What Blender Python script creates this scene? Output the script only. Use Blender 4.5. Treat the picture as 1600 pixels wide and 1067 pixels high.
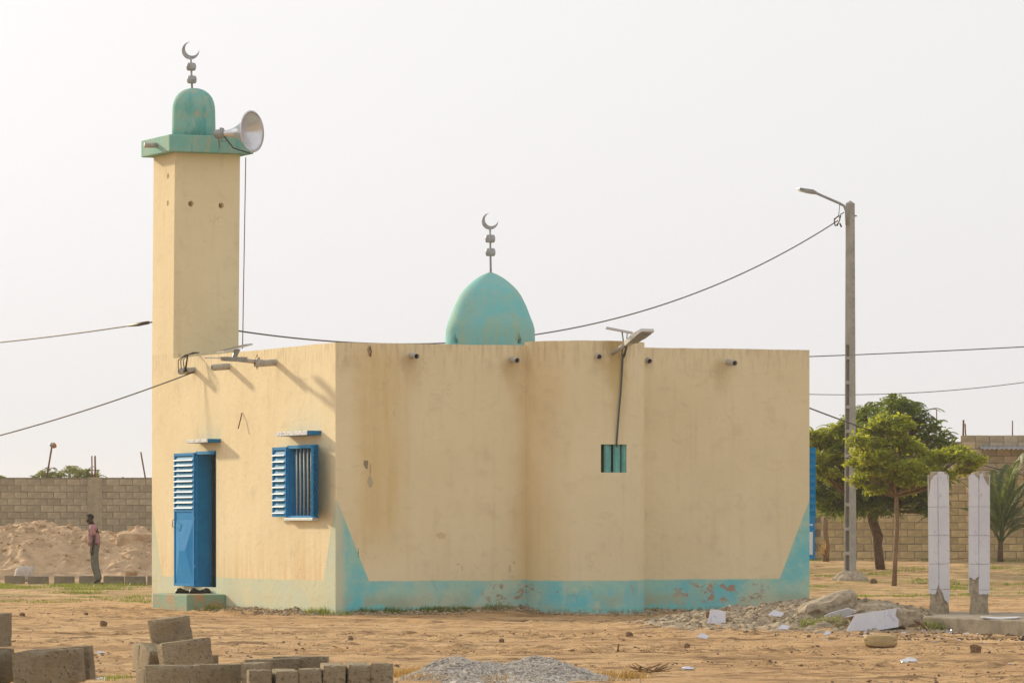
import bpy, bmesh, math, random
import numpy as np
from mathutils import Vector, Matrix, Euler

sc = bpy.context.scene
for o in list(bpy.data.objects):
    bpy.data.objects.remove(o)

# ------------------------------------------------------------------ camera, sky, sun, exposure
FPX = 7425.0          # focal length in pixels of the 1600 px wide photograph
CAMZ = 1.4
HOR = 821.0
cam_d = bpy.data.cameras.new('camera')
cam = bpy.data.objects.new('camera', cam_d)
sc.collection.objects.link(cam)
cam.location = (0, 0, CAMZ)
cam.rotation_euler = (math.radians(90), 0, 0)
cam_d.sensor_width = 36.0
cam_d.lens = 36.0 * FPX / 1600.0
cam_d.shift_y = (HOR - 533.5) / 1600.0
cam_d.clip_start = 0.5
cam_d.clip_end = 6000
cam_d.dof.use_dof = True
cam_d.dof.focus_distance = 76.0
cam_d.dof.aperture_fstop = 15.0
sc.camera = cam
sc.render.resolution_x = 1024
sc.render.resolution_y = 682

SUN_EL = math.radians(17.0)
SUN_H = Vector((-0.655, 0.852)).normalized()      # horizontal direction towards the sun
SUN_DIR = Vector((SUN_H.x * math.cos(SUN_EL), SUN_H.y * math.cos(SUN_EL), math.sin(SUN_EL)))

world = bpy.data.worlds.new('World')
sc.world = world
world.use_nodes = True
wn = world.node_tree.nodes
wl = world.node_tree.links
wn.clear()
sky = wn.new('ShaderNodeTexSky')
sky.sky_type = 'NISHITA'
sky.sun_disc = False
sky.sun_elevation = SUN_EL
sky.sun_rotation = math.atan2(SUN_H.x, SUN_H.y)
sky.air_density = 1.0
sky.dust_density = 6.0
sky.ozone_density = 1.0
hs = wn.new('ShaderNodeHueSaturation')
hs.inputs['Saturation'].default_value = 0.18
hz = wn.new('ShaderNodeMix'); hz.data_type = 'RGBA'
hz.inputs['Factor'].default_value = 0.80        # even dusty veil over the whole sky
hz.inputs['B'].default_value = (9.25, 9.15, 9.25, 1)
bg = wn.new('ShaderNodeBackground')
bg.inputs['Strength'].default_value = 0.1
wo = wn.new('ShaderNodeOutputWorld')
wl.new(sky.outputs['Color'], hs.inputs['Color'])
wl.new(hs.outputs['Color'], hz.inputs['A'])
wl.new(hz.outputs['Result'], bg.inputs['Color'])
wl.new(bg.outputs['Background'], wo.inputs['Surface'])

sun_d = bpy.data.lights.new('sun', 'SUN')
sun_d.energy = 4.7
sun_d.angle = math.radians(2.6)
sun_d.color = (1.0, 0.82, 0.56)
sun = bpy.data.objects.new('sun', sun_d)
sc.collection.objects.link(sun)
sun.rotation_euler = SUN_DIR.to_track_quat('Z', 'Y').to_euler()
sun.location = (-40, 60, 60)

sc.view_settings.view_transform = 'Standard'
sc.view_settings.look = 'None'
sc.view_settings.exposure = 0.06
sc.view_settings.gamma = 1.0
sc.view_settings.use_curve_mapping = False

# ------------------------------------------------------------------ helpers
rnd = random.Random(7)
rs = np.random.RandomState(11)
COL = sc.collection


def at(px, py, Y):
    """point of the place seen at photograph pixel (px, py), Y metres away"""
    return Vector(((px - 800) * Y / FPX, Y, CAMZ + (HOR - py) * Y / FPX))


class MB:
    def __init__(s):
        s.v = []; s.f = []; s.smooth = []

    def add(s, vs, fs, smooth=False):
        n = len(s.v)
        s.v += [tuple(p) for p in vs]
        s.f += [tuple(i + n for i in f) for f in fs]
        s.smooth += [smooth] * len(fs)
        return s

    def box(s, lo, hi, M=None):
        x0, y0, z0 = lo; x1, y1, z1 = hi
        vs = [Vector(p) for p in ((x0, y0, z0), (x1, y0, z0), (x1, y1, z0), (x0, y1, z0),
                                  (x0, y0, z1), (x1, y0, z1), (x1, y1, z1), (x0, y1, z1))]
        if M is not None:
            vs = [M @ p for p in vs]
        return s.add(vs, [(0, 3, 2, 1), (4, 5, 6, 7), (0, 1, 5, 4), (1, 2, 6, 5), (2, 3, 7, 6), (3, 0, 4, 7)])

    def lathe(s, prof, n=24, M=None, mod=None, caps=True):
        vs = []; fs = []
        for r, z in prof:
            for k in range(n):
                a = 2 * math.pi * k / n
                q = r * (mod(a) if mod else 1)
                p = Vector((q * math.cos(a), q * math.sin(a), z))
                vs.append(M @ p if M is not None else p)
        for i in range(len(prof) - 1):
            for k in range(n):
                a = i * n + k; b = i * n + (k + 1) % n
                fs.append((a, b, b + n, a + n))
        if caps:
            fs.append(tuple(range(n - 1, -1, -1)))
            m = (len(prof) - 1) * n
            fs.append(tuple(range(m, m + n)))
        return s.add(vs, fs, True)

    def tube(s, pts, r, n=8, caps=True):
        pts = [Vector(p) for p in pts]
        rr = r if isinstance(r, (list, tuple)) else [r] * len(pts)
        vs = []; fs = []
        up = None
        for i, p in enumerate(pts):
            t = (pts[min(i + 1, len(pts) - 1)] - pts[max(i - 1, 0)])
            if t.length < 1e-9: t = Vector((0, 0, 1))
            t.normalize()
            if up is None:
                up = Vector((0, 0, 1)) if abs(t.z) < 0.9 else Vector((1, 0, 0))
            a = t.cross(up)
            if a.length < 1e-6: a = t.orthogonal()
            a.normalize(); b = a.cross(t).normalized(); up = b
            for k in range(n):
                q = 2 * math.pi * k / n
                vs.append(p + (a * math.cos(q) + b * math.sin(q)) * rr[i])
        for i in range(len(pts) - 1):
            for k in range(n):
                a = i * n + k; b = i * n + (k + 1) % n
                fs.append((a, a + n, b + n, b))
        if caps:
            fs.append(tuple(range(n)))
            m = (len(pts) - 1) * n
            fs.append(tuple(range(m + n - 1, m - 1, -1)))
        return s.add(vs, fs, True)

    def prism(s, poly, d0, d1, M):
        """poly in local XZ, extruded along local Y from d0 to d1"""
        n = len(poly)
        vs = [M @ Vector((x, d0, z)) for x, z in poly] + [M @ Vector((x, d1, z)) for x, z in poly]
        fs = [tuple(range(n)), tuple(range(2 * n - 1, n - 1, -1))]
        for k in range(n):
            j = (k + 1) % n
            fs.append((k, k + n, j + n, j))
        return s.add(vs, fs)

    def mesh(s, name):
        me = bpy.data.meshes.new(name)
        me.from_pydata(s.v, [], s.f)
        me.polygons.foreach_set('use_smooth', s.smooth)
        me.update()
        return me

    def build(s, name, mat, parent=None, bevel=0.0, fix=True):
        me = s.mesh(name)
        if fix or bevel:
            bm = bmesh.new(); bm.from_mesh(me)
            if fix: bmesh.ops.recalc_face_normals(bm, faces=bm.faces[:])
            if bevel:
                es = [e for e in bm.edges if len(e.link_faces) == 2 and e.calc_face_angle(0) > 0.6]
                bmesh.ops.bevel(bm, geom=es, offset=bevel, segments=2, affect='EDGES', profile=0.5)
            bm.to_mesh(me); bm.free()
        return link(name, me, mat, parent)


def link(name, me, mat, parent=None):
    o = bpy.data.objects.new(name, me)
    COL.objects.link(o)
    if mat is not None and not me.materials:
        me.materials.append(mat)
    if parent is not None:
        o.parent = parent
    return o


def tag(o, label=None, cat=None, group=None, kind=None):
    if label: o['label'] = label
    if cat: o['category'] = cat
    if group: o['group'] = group
    if kind: o['kind'] = kind
    return o


def empty(name, loc, rz=0.0):
    o = bpy.data.objects.new(name, None)
    COL.objects.link(o)
    o.location = loc
    o.rotation_euler = (0, 0, rz)
    o.empty_display_size = 0.3
    return o


def np_mesh(name, V, F, mat, parent=None, smooth=False):
    """V (n,3), F (m,k) arrays"""
    me = bpy.data.meshes.new(name)
    n, (m, k) = len(V), F.shape
    me.vertices.add(n); me.vertices.foreach_set('co', np.ascontiguousarray(V, dtype=np.float32).ravel())
    me.loops.add(m * k); me.loops.foreach_set('vertex_index', np.ascontiguousarray(F, dtype=np.int32).ravel())
    me.polygons.add(m); me.polygons.foreach_set('loop_start', np.arange(m, dtype=np.int32) * k)
    me.polygons.foreach_set('use_smooth', np.full(m, smooth))
    me.update(calc_edges=True); me.validate()
    return link(name, me, mat, parent)


def bool_cut(o, cutters):
    for c in cutters:
        m = o.modifiers.new('cut', 'BOOLEAN'); m.object = c; m.operation = 'DIFFERENCE'; m.solver = 'EXACT'
    bpy.context.view_layer.update()
    dg = bpy.context.evaluated_depsgraph_get()
    me = bpy.data.meshes.new_from_object(o.evaluated_get(dg))
    o.modifiers.clear(); old = o.data; o.data = me
    me.materials.clear(); me.materials.append(old.materials[0])
    for c in cutters: bpy.data.objects.remove(c)


def vnoise(x, y, seed=0):
    x = np.asarray(x, float); y = np.asarray(y, float)
    xi = np.floor(x).astype(np.int64); yi = np.floor(y).astype(np.int64)
    fx = x - xi; fy = y - yi
    fx = fx * fx * (3 - 2 * fx); fy = fy * fy * (3 - 2 * fy)

    def h(a, b):
        n = (a * 374761393 + b * 668265263 + seed * 974711) & 0xFFFFFFFF
        n = ((n ^ (n >> 13)) * 1274126177) & 0xFFFFFFFF
        return ((n ^ (n >> 16)) & 0xFFFF) / 65535.0 - 0.5
    return (h(xi, yi) * (1 - fx) + h(xi + 1, yi) * fx) * (1 - fy) + (h(xi, yi + 1) * (1 - fx) + h(xi + 1, yi + 1) * fx) * fy


def sstep(a, b, x):
    t = np.clip((np.asarray(x, float) - a) / (b - a), 0, 1)
    return t * t * (3 - 2 * t)


# ------------------------------------------------------------------ materials
class NT:
    def __init__(s, name):
        s.m = bpy.data.materials.new(name); s.m.use_nodes = True
        s.n = s.m.node_tree.nodes; s.l = s.m.node_tree.links
        s.b = s.n['Principled BSDF']
        s._co = None

    def node(s, t, **kw):
        n = s.n.new(t)
        for k, v in kw.items(): setattr(n, k, v)
        return n

    def put(s, sock, v):
        if hasattr(v, 'is_linked') or isinstance(v, bpy.types.NodeSocket): s.l.new(v, sock)
        else:
            if isinstance(v, (tuple, list)) and len(v) == 3 and sock.type == 'RGBA': v = (*v, 1)
            sock.default_value = v

    def co(s):
        if s._co is None: s._co = s.node('ShaderNodeTexCoord').outputs['Object']
        return s._co

    def scaled(s, sx, sy, sz, vec=None):
        n = s.node('ShaderNodeVectorMath', operation='MULTIPLY')
        s.put(n.inputs[0], vec or s.co()); n.inputs[1].default_value = (sx, sy, sz)
        return n.outputs[0]

    def noise(s, scale, detail=4, rough=0.55, vec=None, dist=0.0):
        n = s.node('ShaderNodeTexNoise')
        s.put(n.inputs['Vector'], vec or s.co())
        n.inputs['Scale'].default_value = scale; n.inputs['Detail'].default_value = detail
        n.inputs['Roughness'].default_value = rough; n.inputs['Distortion'].default_value = dist
        return n.outputs['Fac']

    def math(s, op, a, b=None, clamp=False):
        n = s.node('ShaderNodeMath', operation=op); n.use_clamp = clamp
        s.put(n.inputs[0], a)
        if b is not None: s.put(n.inputs[1], b)
        return n.outputs[0]

    def ramp(s, v, a, b, lo=0.0, hi=1.0):
        n = s.node('ShaderNodeMapRange'); n.interpolation_type = 'SMOOTHSTEP'
        s.put(n.inputs[0], v)
        for i, q in enumerate((a, b, lo, hi)): s.put(n.inputs[i + 1], q)
        return n.outputs[0]

    def mix(s, f, a, b, blend='MIX'):
        n = s.node('ShaderNodeMix', data_type='RGBA', blend_type=blend)
        s.put(n.inputs['Factor'], f); s.put(n.inputs['A'], a); s.put(n.inputs['B'], b)
        return n.outputs['Result']

    def xyz(s, vec=None):
        n = s.node('ShaderNodeSeparateXYZ'); s.put(n.inputs[0], vec or s.co())
        return n.outputs

    def rand(s):
        return s.node('ShaderNodeObjectInfo').outputs['Random']

    def bump(s, h, strength=0.3, dist=0.02):
        n = s.node('ShaderNodeBump'); n.inputs['Strength'].default_value = strength
        n.inputs['Distance'].default_value = dist
        s.put(n.inputs['Height'], h); s.l.new(n.outputs[0], s.b.inputs['Normal'])

    def done(s, col, rough=0.85, metal=0.0, spec=0.3):
        s.put(s.b.inputs['Base Color'], col); s.put(s.b.inputs['Roughness'], rough)
        s.b.inputs['Metallic'].default_value = metal
        s.b.inputs['Specular IOR Level'].default_value = spec
        return s.m


MAT = {}


def simple(name, col, var=0.25, scale=6.0, rough=0.8, metal=0.0, spec=0.3, col2=None, bump=0.0, bscale=30.0, rnd_amt=0.0):
    t = NT(name)
    c2 = col2 or tuple(c * (1 - var) for c in col)
    c = t.mix(t.ramp(t.noise(scale, 5), 0.35, 0.68), col, c2)
    if rnd_amt:
        k = t.ramp(t.rand(), 0, 1, 1 - rnd_amt, 1 + rnd_amt * 0.5)
        g = t.node('ShaderNodeCombineColor')
        for i in range(3): t.put(g.inputs[i], k)
        c = t.mix(1.0, c, g.outputs[0], 'MULTIPLY')
    if bump: t.bump(t.noise(bscale, 5), bump, 0.02)
    MAT[name] = t.done(c, rough, metal, spec)
    return MAT[name]


BW, BD, BH = 8.217, 8.85, 4.24        # mosque: front width, depth, wall height


def make_plaster():
    t = NT('plaster')
    X, Y, Z = t.xyz()
    n_big = t.noise(0.55, 4); n_mid = t.noise(2.2, 5); n_fine = t.noise(14, 5)
    streak = t.noise(1.0, 5, 0.6, vec=t.scaled(7, 7, 0.55))
    streak2 = t.noise(1.0, 4, 0.6, vec=t.scaled(16, 16, 2.2))
    c = t.mix(t.ramp(n_big, 0.32, 0.68), (0.80, 0.695, 0.455), (0.755, 0.645, 0.41))
    c = t.mix(t.ramp(streak, 0.5, 0.78, 0, 0.25), c, (0.56, 0.44, 0.25))
    c = t.mix(t.ramp(streak2, 0.5, 0.8, 0, 0.16), c, (0.70, 0.63, 0.46))
    c = t.mix(t.ramp(n_mid, 0.55, 0.75, 0, 0.3), c, (0.53, 0.45, 0.31))
    # ochre run-off stains: below the spouts, beside the corner and along the niche
    def band(v, c0, w):
        d = t.math('ABSOLUTE', t.math('SUBTRACT', v, c0))
        return t.ramp(d, w, w * 0.15)
    front = t.ramp(Y, 0.15, 0.02)
    wob = t.math('MULTIPLY', t.math('SUBTRACT', n_mid, 0.5), 0.5)
    xw = t.math('ADD', X, wob)
    st = t.math('MULTIPLY', band(xw, 0.72, 0.62), t.ramp(streak, 0.25, 0.6, 0.5, 1.0))
    st = t.math('MULTIPLY', st, front)
    zf = t.math('MULTIPLY', t.ramp(Z, 0.7, 1.6), t.ramp(Z, 4.3, 3.9, 0.4, 1))
    st = t.math('MULTIPLY', st, zf)
    c = t.mix(t.math('MULTIPLY', st, 0.6), c, (0.66, 0.48, 0.19))
    st2 = t.math('MULTIPLY', t.math('MULTIPLY', band(xw, 3.25, 0.42), front), t.ramp(n_big, 0.3, 0.6, 0.5, 1))
    c = t.mix(t.math('MULTIPLY', st2, 0.38), c, (0.64, 0.46, 0.21))
    st3 = t.math('MULTIPLY', t.math('MULTIPLY', band(xw, 4.35, 0.32), t.ramp(Y, -0.3, -0.6)), t.ramp(Z, 2.6, 4.1))
    c = t.mix(t.math('MULTIPLY', st3, 0.75), c, (0.53, 0.39, 0.14))
    # darker weather line below the parapet
    top = t.math('MULTIPLY', t.math('MULTIPLY', t.ramp(Z, 3.7, 4.24), t.ramp(Z, 4.36, 4.30)), t.ramp(streak2, 0.45, 0.7))
    c = t.mix(t.math('MULTIPLY', top, 0.4), c, (0.36, 0.25, 0.14))
    # rising damp, orange, above the painted band of the sunny wall
    left = t.ramp(X, 0.2, 0.05)
    damp = t.math('MULTIPLY', t.math('MULTIPLY', t.ramp(Z, 1.5, 0.5), left), t.ramp(streak, 0.3, 0.7))
    c = t.mix(t.math('MULTIPLY', damp, 0.6), c, (0.66, 0.46, 0.22))
    # painted turquoise base with pointed corners
    fx = t.math('MINIMUM', X, t.math('SUBTRACT', BW, X))
    fy = t.math('MAXIMUM', t.math('MINIMUM', Y, t.math('SUBTRACT', BD, Y)), 0.0)
    dc = t.math('ADD', t.math('MAXIMUM', fx, 0.0), fy)
    tri = t.math('SUBTRACT', 1.84, t.math('MULTIPLY', dc, 2.36))
    lim = t.math('MAXIMUM', tri, 0.545)
    lim = t.math('ADD', lim, t.math('MULTIPLY', t.math('SUBTRACT', n_mid, 0.5), 0.05))
    mk = t.math('MULTIPLY', t.ramp(t.math('SUBTRACT', lim, Z), -0.012, 0.02), t.ramp(t.noise(3.0, 5, 0.65), 0.28, 0.46, 0.72, 1.0))
    n_t = t.noise(1.6, 5, 0.6, dist=0.4)
    teal = t.mix(t.ramp(n_t, 0.36, 0.62), (0.16, 0.54, 0.60), (0.32, 0.60, 0.52))
    teal = t.mix(t.ramp(n_big, 0.45, 0.7, 0, 0.5), teal, (0.46, 0.54, 0.40))
    low = t.math('MULTIPLY', t.ramp(Z, 0.42, 0.2), t.ramp(n_t, 0.42, 0.6))
    teal = t.mix(t.math('MULTIPLY', low, 0.65), teal, (0.40, 0.38, 0.25))
    teal = t.mix(t.ramp(t.noise(1.15, 5, 0.65, dist=0.5), 0.50, 0.64, 0, 0.55), teal, (0.54, 0.62, 0.47))
    wl_ = t.math('ADD', 0.13, t.math('MULTIPLY', t.math('SUBTRACT', n_mid, 0.5), 0.3))
    teal = t.mix(t.ramp(t.math('SUBTRACT', wl_, Z), 0.0, 0.03, 0, 0.8), teal, (0.20, 0.58, 0.56))
    # flaked-off paint
    fl = t.noise(5.0, 7, 0.72, vec=t.scaled(0.8, 0.8, 1.2))
    zb = t.math('MULTIPLY', t.ramp(Z, 0.12, 0.22), t.ramp(Z, 0.52, 0.44))
    fl = t.math('MULTIPLY', t.ramp(fl, 0.53, 0.56), zb)
    fl = t.math('MULTIPLY', fl, t.math('MAXIMUM', t.ramp(n_big, 0.58, 0.66), t.math('MULTIPLY', t.ramp(X, 5.4, 6.2), t.ramp(X, 7.6, 7.2))))
    teal = t.mix(fl, teal, (0.40, 0.28, 0.21))
    faded = t.mix(0.72, teal, (0.66, 0.60, 0.40))
    teal = t.mix(left, teal, faded)
    c = t.mix(mk, c, teal)
    # splash of earth at the foot, small chips and pock marks
    c = t.mix(t.math('MULTIPLY', t.ramp(Z, 0.14, 0.0), t.ramp(n_fine, 0.4, 0.6)), c, (0.27, 0.19, 0.11))
    chip = t.noise(9, 3, 0.7); zone = t.math('MULTIPLY', t.ramp(t.noise(0.9, 2), 0.55, 0.66), t.ramp(Z, 1.7, 1.0))
    c = t.mix(t.math('MULTIPLY', t.math('MULTIPLY', t.ramp(chip, 0.66, 0.70), zone), 0.8), c, (0.25, 0.22, 0.19))
    def spot(cx_, cz_, rx_, rz_, col, amt, thr=0.45):
        dx = t.math('DIVIDE', t.math('SUBTRACT', X, cx_), rx_); dz = t.math('DIVIDE', t.math('SUBTRACT', Z, cz_), rz_)
        d = t.math('SQRT', t.math('ADD', t.math('MULTIPLY', dx, dx), t.math('MULTIPLY', dz, dz)))
        d = t.math('ADD', d, t.math('MULTIPLY', t.math('SUBTRACT', n_fine, 0.5), 2.2))
        return t.mix(t.math('MULTIPLY', t.math('MULTIPLY', t.ramp(d, 1.0, 0.8), front), amt), c, col)
    for a_ in ((0.50, 2.35, .045, .07, (0.20, 0.165, 0.13), .85), (0.565, 2.08, .05, .10, (0.34, 0.31, 0.27), .6), (0.57, 2.26, .015, .14, (0.33, 0.26, 0.17), .6),
               (1.76, 1.24, .07, .07, (0.58, 0.43, 0.21), .6), (2.93, .72, .03, .07, (0.40, 0.34, 0.26), .45), (3.0, .82, .03, .03, (0.40, 0.34, 0.26), .4), (2.05, .80, .03, .02, (0.40, 0.34, 0.26), .4), (2.12, .74, .02, .05, (0.40, 0.34, 0.26), .4),
               (0.56, 4.10, .04, .10, (0.26, 0.19, 0.12), .7), (0.37, .98, .008, .10, (0.12, 0.16, 0.15), .8)):
        c = spot(*a_)
    # ochre drips below the spouts
    for sx in (1.27, 2.95, 6.66):
        dxs = t.math('ABSOLUTE', t.math('SUBTRACT', xw, sx))
        m_ = t.math('MULTIPLY', t.math('MULTIPLY', t.ramp(dxs, .20, .03), t.math('MULTIPLY', t.ramp(Z, 3.3, 4.0), t.ramp(Z, 4.12, 4.0))), front)
        c = t.mix(t.math('MULTIPLY', m_, 0.45), c, (0.50, 0.36, 0.16))
    h = t.math('ADD', t.math('MULTIPLY', n_fine, 0.35), t.math('ADD', t.math('MULTIPLY', n_mid, 0.8), t.math('MULTIPLY', t.noise(60, 3), 0.12)))
    h = t.math('SUBTRACT', h, t.math('MULTIPLY', fl, 0.3))
    trow = t.noise(1.0, 3, 0.5, vec=t.scaled(3.2, 3.2, 5.5), dist=1.2)
    h = t.math('ADD', h, t.math('MULTIPLY', trow, 0.5))
    c = t.mix(t.ramp(trow, 0.56, 0.72, 0, 0.16), c, (0.50, 0.41, 0.26))
    # hairline cracks in a few places
    cn = t.noise(1.3, 4, 0.6, dist=0.6)
    cr_ = t.ramp(t.math('ABSOLUTE', t.math('SUBTRACT', cn, 0.5)), 0.0035, 0.001)
    cr_ = t.math('MULTIPLY', cr_, t.ramp(t.noise(0.7, 2), 0.54, 0.62))
    c = t.mix(t.math('MULTIPLY', cr_, 0.22), c, (0.25, 0.19, 0.12))
    t.bump(h, 0.35, 0.03)
    MAT['plaster'] = t.done(c, 0.9, spec=0.15)


make_plaster()


def make_teal_dome():
    t = NT('dome_paint')
    n1 = t.noise(3.0, 5, 0.6); st = t.noise(1.0, 5, 0.6, vec=t.scaled(6, 6, 0.9))
    c = t.mix(t.ramp(n1, 0.35, 0.65), (0.205, 0.50, 0.49), (0.265, 0.50, 0.455))
    c = t.mix(t.ramp(st, 0.5, 0.72, 0, 0.75), c, (0.34, 0.47, 0.33))
    c = t.mix(t.ramp(t.noise(1.7, 3), 0.52, 0.68, 0, 0.7), c, (0.17, 0.52, 0.53))
    c = t.mix(t.ramp(t.noise(7, 5, 0.65), 0.62, 0.68, 0, 0.6), c, (0.38, 0.36, 0.25))
    t.bump(t.math('ADD', n1, t.math('MULTIPLY', t.noise(20, 4), 0.3)), 0.4, 0.03)
    MAT['dome_paint'] = t.done(c, 0.85, spec=0.2)


make_teal_dome()


def make_cap_paint():
    t = NT('cap_paint')
    n1 = t.noise(3.0, 5, 0.6); st = t.noise(1.0, 5, 0.65, vec=t.scaled(5, 5, 1.3), dist=0.5)
    c = t.mix(t.ramp(n1, 0.35, 0.65), (0.19, 0.45, 0.39), (0.27, 0.46, 0.39))
    c = t.mix(t.ramp(st, 0.48, 0.66, 0, 0.8), c, (0.09, 0.36, 0.33))
    c = t.mix(t.ramp(t.noise(1.0, 5, 0.6, vec=t.scaled(9, 9, 1.5)), 0.54, 0.66, 0, 0.7), c, (0.40, 0.43, 0.29))
    c = t.mix(t.ramp(t.noise(4, 5, 0.65), 0.60, 0.66, 0, 0.7), c, (0.42, 0.36, 0.24))
    t.bump(t.math('ADD', n1, t.math('MULTIPLY', t.noise(20, 4), 0.3)), 0.4, 0.03)
    MAT['cap_paint'] = t.done(c, 0.85, spec=0.2)


make_cap_paint()


def make_ground():
    t = NT('sand_ground')
    v1 = t.scaled(0.5, 1.0, 1.0)
    a = t.noise(0.3, 5, 0.6, vec=v1); b = t.noise(1.3, 6, 0.7, vec=v1); f = t.noise(5.5, 6, 0.7); g = t.noise(30, 4, 0.7)
    c = t.mix(t.ramp(a, 0.35, 0.65), (0.61, 0.405, 0.21), (0.51, 0.32, 0.158))
    c = t.mix(t.ramp(b, 0.49, 0.59, 0, 0.8), c, (0.35, 0.215, 0.105))
    b2 = t.noise(2.6, 4, 0.6, vec=t.scaled(0.8, 1.0, 1.0))
    zone = t.ramp(t.noise(0.22, 3, vec=t.scaled(0.5, 1, 1)), 0.40, 0.58)
    c = t.mix(t.math('MULTIPLY', t.ramp(b2, 0.56, 0.61, 0, 0.9), t.math('ADD', 0.45, t.math('MULTIPLY', zone, 0.55))), c, (0.20, 0.125, 0.06))
    c = t.mix(t.ramp(b2, 0.40, 0.34, 0, 0.5), c, (0.72, 0.52, 0.29))
    trk = t.noise(1.0, 4, 0.55, vec=t.scaled(0.10, 1.5, 1.0))
    c = t.mix(t.math('MULTIPLY', t.ramp(t.math('ABSOLUTE', t.math('SUBTRACT', trk, 0.5)), 0.022, 0.008), t.math('MULTIPLY', 0.75, t.ramp(b, 0.40, 0.55))), c, (0.24, 0.145, 0.07))
    c = t.mix(t.ramp(f, 0.40, 0.34, 0, 0.9), c, (0.21, 0.13, 0.065))
    c = t.mix(t.ramp(g, 0.58, 0.68, 0, 0.6), c, (0.24, 0.155, 0.085))
    X, Y, Z = t.xyz()
    # thin green cover far behind and beside the building
    gm = t.math('MULTIPLY', t.ramp(Y, 88, 96), t.ramp(t.noise(0.5, 5, 0.6, vec=t.scaled(0.5, 1, 1)), 0.44, 0.60))
    c = t.mix(t.math('MULTIPLY', gm, 0.55), c, (0.20, 0.20, 0.06))
    t.bump(t.math('ADD', f, t.math('MULTIPLY', g, 0.45)), 1.0, 0.06)
    MAT['sand_ground'] = t.done(c, 0.95, spec=0.1)


make_ground()

simple('concrete', (0.30, 0.255, 0.19), 0.35, 5, 0.9, bump=0.5, bscale=40)
simple('pole_concrete', (0.40, 0.39, 0.35), 0.2, 4, 0.9, bump=0.3, bscale=60)
simple('mortar', (0.27, 0.22, 0.16), 0.2, 8, 0.95, bump=0.4)
simple('grey_block', (0.47, 0.39, 0.27), 0.22, 5, 0.95, bump=0.5, bscale=40, rnd_amt=0.16)
simple('yellow_block', (0.62, 0.46, 0.23), 0.22, 5, 0.95, bump=0.5, bscale=40, rnd_amt=0.2)
simple('grey_house_block', (0.48, 0.40, 0.28), 0.22, 5, 0.95, bump=0.5, bscale=40, rnd_amt=0.2)
t = NT('fore_block')
c = t.mix(t.ramp(t.noise(7, 5, 0.6), 0.35, 0.68), (0.33, 0.275, 0.185), (0.24, 0.195, 0.13))
c = t.mix(t.ramp(t.noise(2.2, 3), 0.5, 0.7, 0, 0.5), c, (0.36, 0.27, 0.155))
pit = t.ramp(t.noise(48, 4, 0.7), 0.60, 0.68)
c = t.mix(t.math('MULTIPLY', pit, 0.75), c, (0.09, 0.07, 0.05))
c = t.mix(t.ramp(t.noise(90, 3), 0.62, 0.72, 0, 0.4), c, (0.42, 0.36, 0.27))
k_ = t.ramp(t.rand(), 0, 1, 0.82, 1.08); g_ = t.node('ShaderNodeCombineColor')
for i_ in range(3): t.put(g_.inputs[i_], k_)
c = t.mix(1.0, c, g_.outputs[0], 'MULTIPLY')
t.bump(t.math('SUBTRACT', t.noise(60, 5), pit), 0.8, 0.02)
MAT['fore_block'] = t.done(c, 0.95, spec=0.1)
simple('kerb_block', (0.27, 0.225, 0.16), 0.2, 6, 0.95, bump=0.5, bscale=50, rnd_amt=0.12)
simple('tile', (0.70, 0.68, 0.74), 0.05, 3, 0.18, spec=0.5, col2=(0.64, 0.63, 0.70))
simple('broken_concrete', (0.46, 0.38, 0.27), 0.35, 14, 0.95, bump=1.0, bscale=35)
simple('blue_paint', (0.006, 0.215, 0.50), 0.2, 9, 0.5, spec=0.05, col2=(0.01, 0.25, 0.55), bump=0.1)
simple('pale_paint', (0.62, 0.68, 0.68), 0.2, 30, 0.6, col2=(0.45, 0.55, 0.60))
simple('bar_paint', (0.42, 0.50, 0.50), 0.2, 30, 0.5)
simple('grey_metal', (0.32, 0.34, 0.34), 0.2, 12, 0.45, metal=0.3)
simple('pipe_grey', (0.48, 0.45, 0.40), 0.25, 12, 0.6)
simple('finial_metal', (0.40, 0.44, 0.47), 0.25, 14, 0.55, metal=0.1, col2=(0.30, 0.30, 0.30))
simple('horn_metal', (0.74, 0.75, 0.78), 0.10, 8, 0.30, metal=0.65)
simple('panel_glass', (0.02, 0.03, 0.06), 0.2, 8, 0.15, spec=0.6)
simple('panel_back', (0.62, 0.62, 0.60), 0.1, 8, 0.5)
simple('cable_black', (0.07, 0.06, 0.05), 0.2, 20, 0.6)
simple('cable_grey', (0.10, 0.11, 0.13), 0.2, 20, 0.6)
simple('rust', (0.23, 0.11, 0.055), 0.4, 20, 0.9)
simple('mound_earth', (0.54, 0.37, 0.215), 0.3, 2.2, 0.95, col2=(0.38, 0.255, 0.145), bump=1.0, bscale=9)
simple('clod', (0.24, 0.155, 0.085), 0.4, 30, 0.95, rnd_amt=0.1)
simple('pale_stone', (0.45, 0.35, 0.24), 0.3, 20, 0.95)
simple('gravel', (0.62, 0.57, 0.50), 0.45, 28, 0.95, col2=(0.30, 0.27, 0.23))
simple('rubble', (0.42, 0.335, 0.225), 0.4, 6, 0.95, bump=0.6, bscale=30)
simple('charcoal', (0.03, 0.025, 0.022), 0.3, 20, 0.95)
simple('white_litter', (0.75, 0.75, 0.76), 0.1, 20, 0.5)
simple('sack_white', (0.52, 0.46, 0.40), 0.2, 9, 0.8, bump=0.4)
simple('dry_wood', (0.20, 0.12, 0.06), 0.3, 20, 0.9)
simple('bark', (0.16, 0.10, 0.06), 0.4, 14, 0.95, bump=0.6, bscale=25)
simple('bark_pale', (0.25, 0.165, 0.095), 0.3, 14, 0.95, bump=0.4, bscale=25)
simple('skin', (0.055, 0.032, 0.022), 0.15, 9, 0.75, spec=0.15)
simple('hair', (0.012, 0.010, 0.009), 0.2, 60, 0.9)
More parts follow.
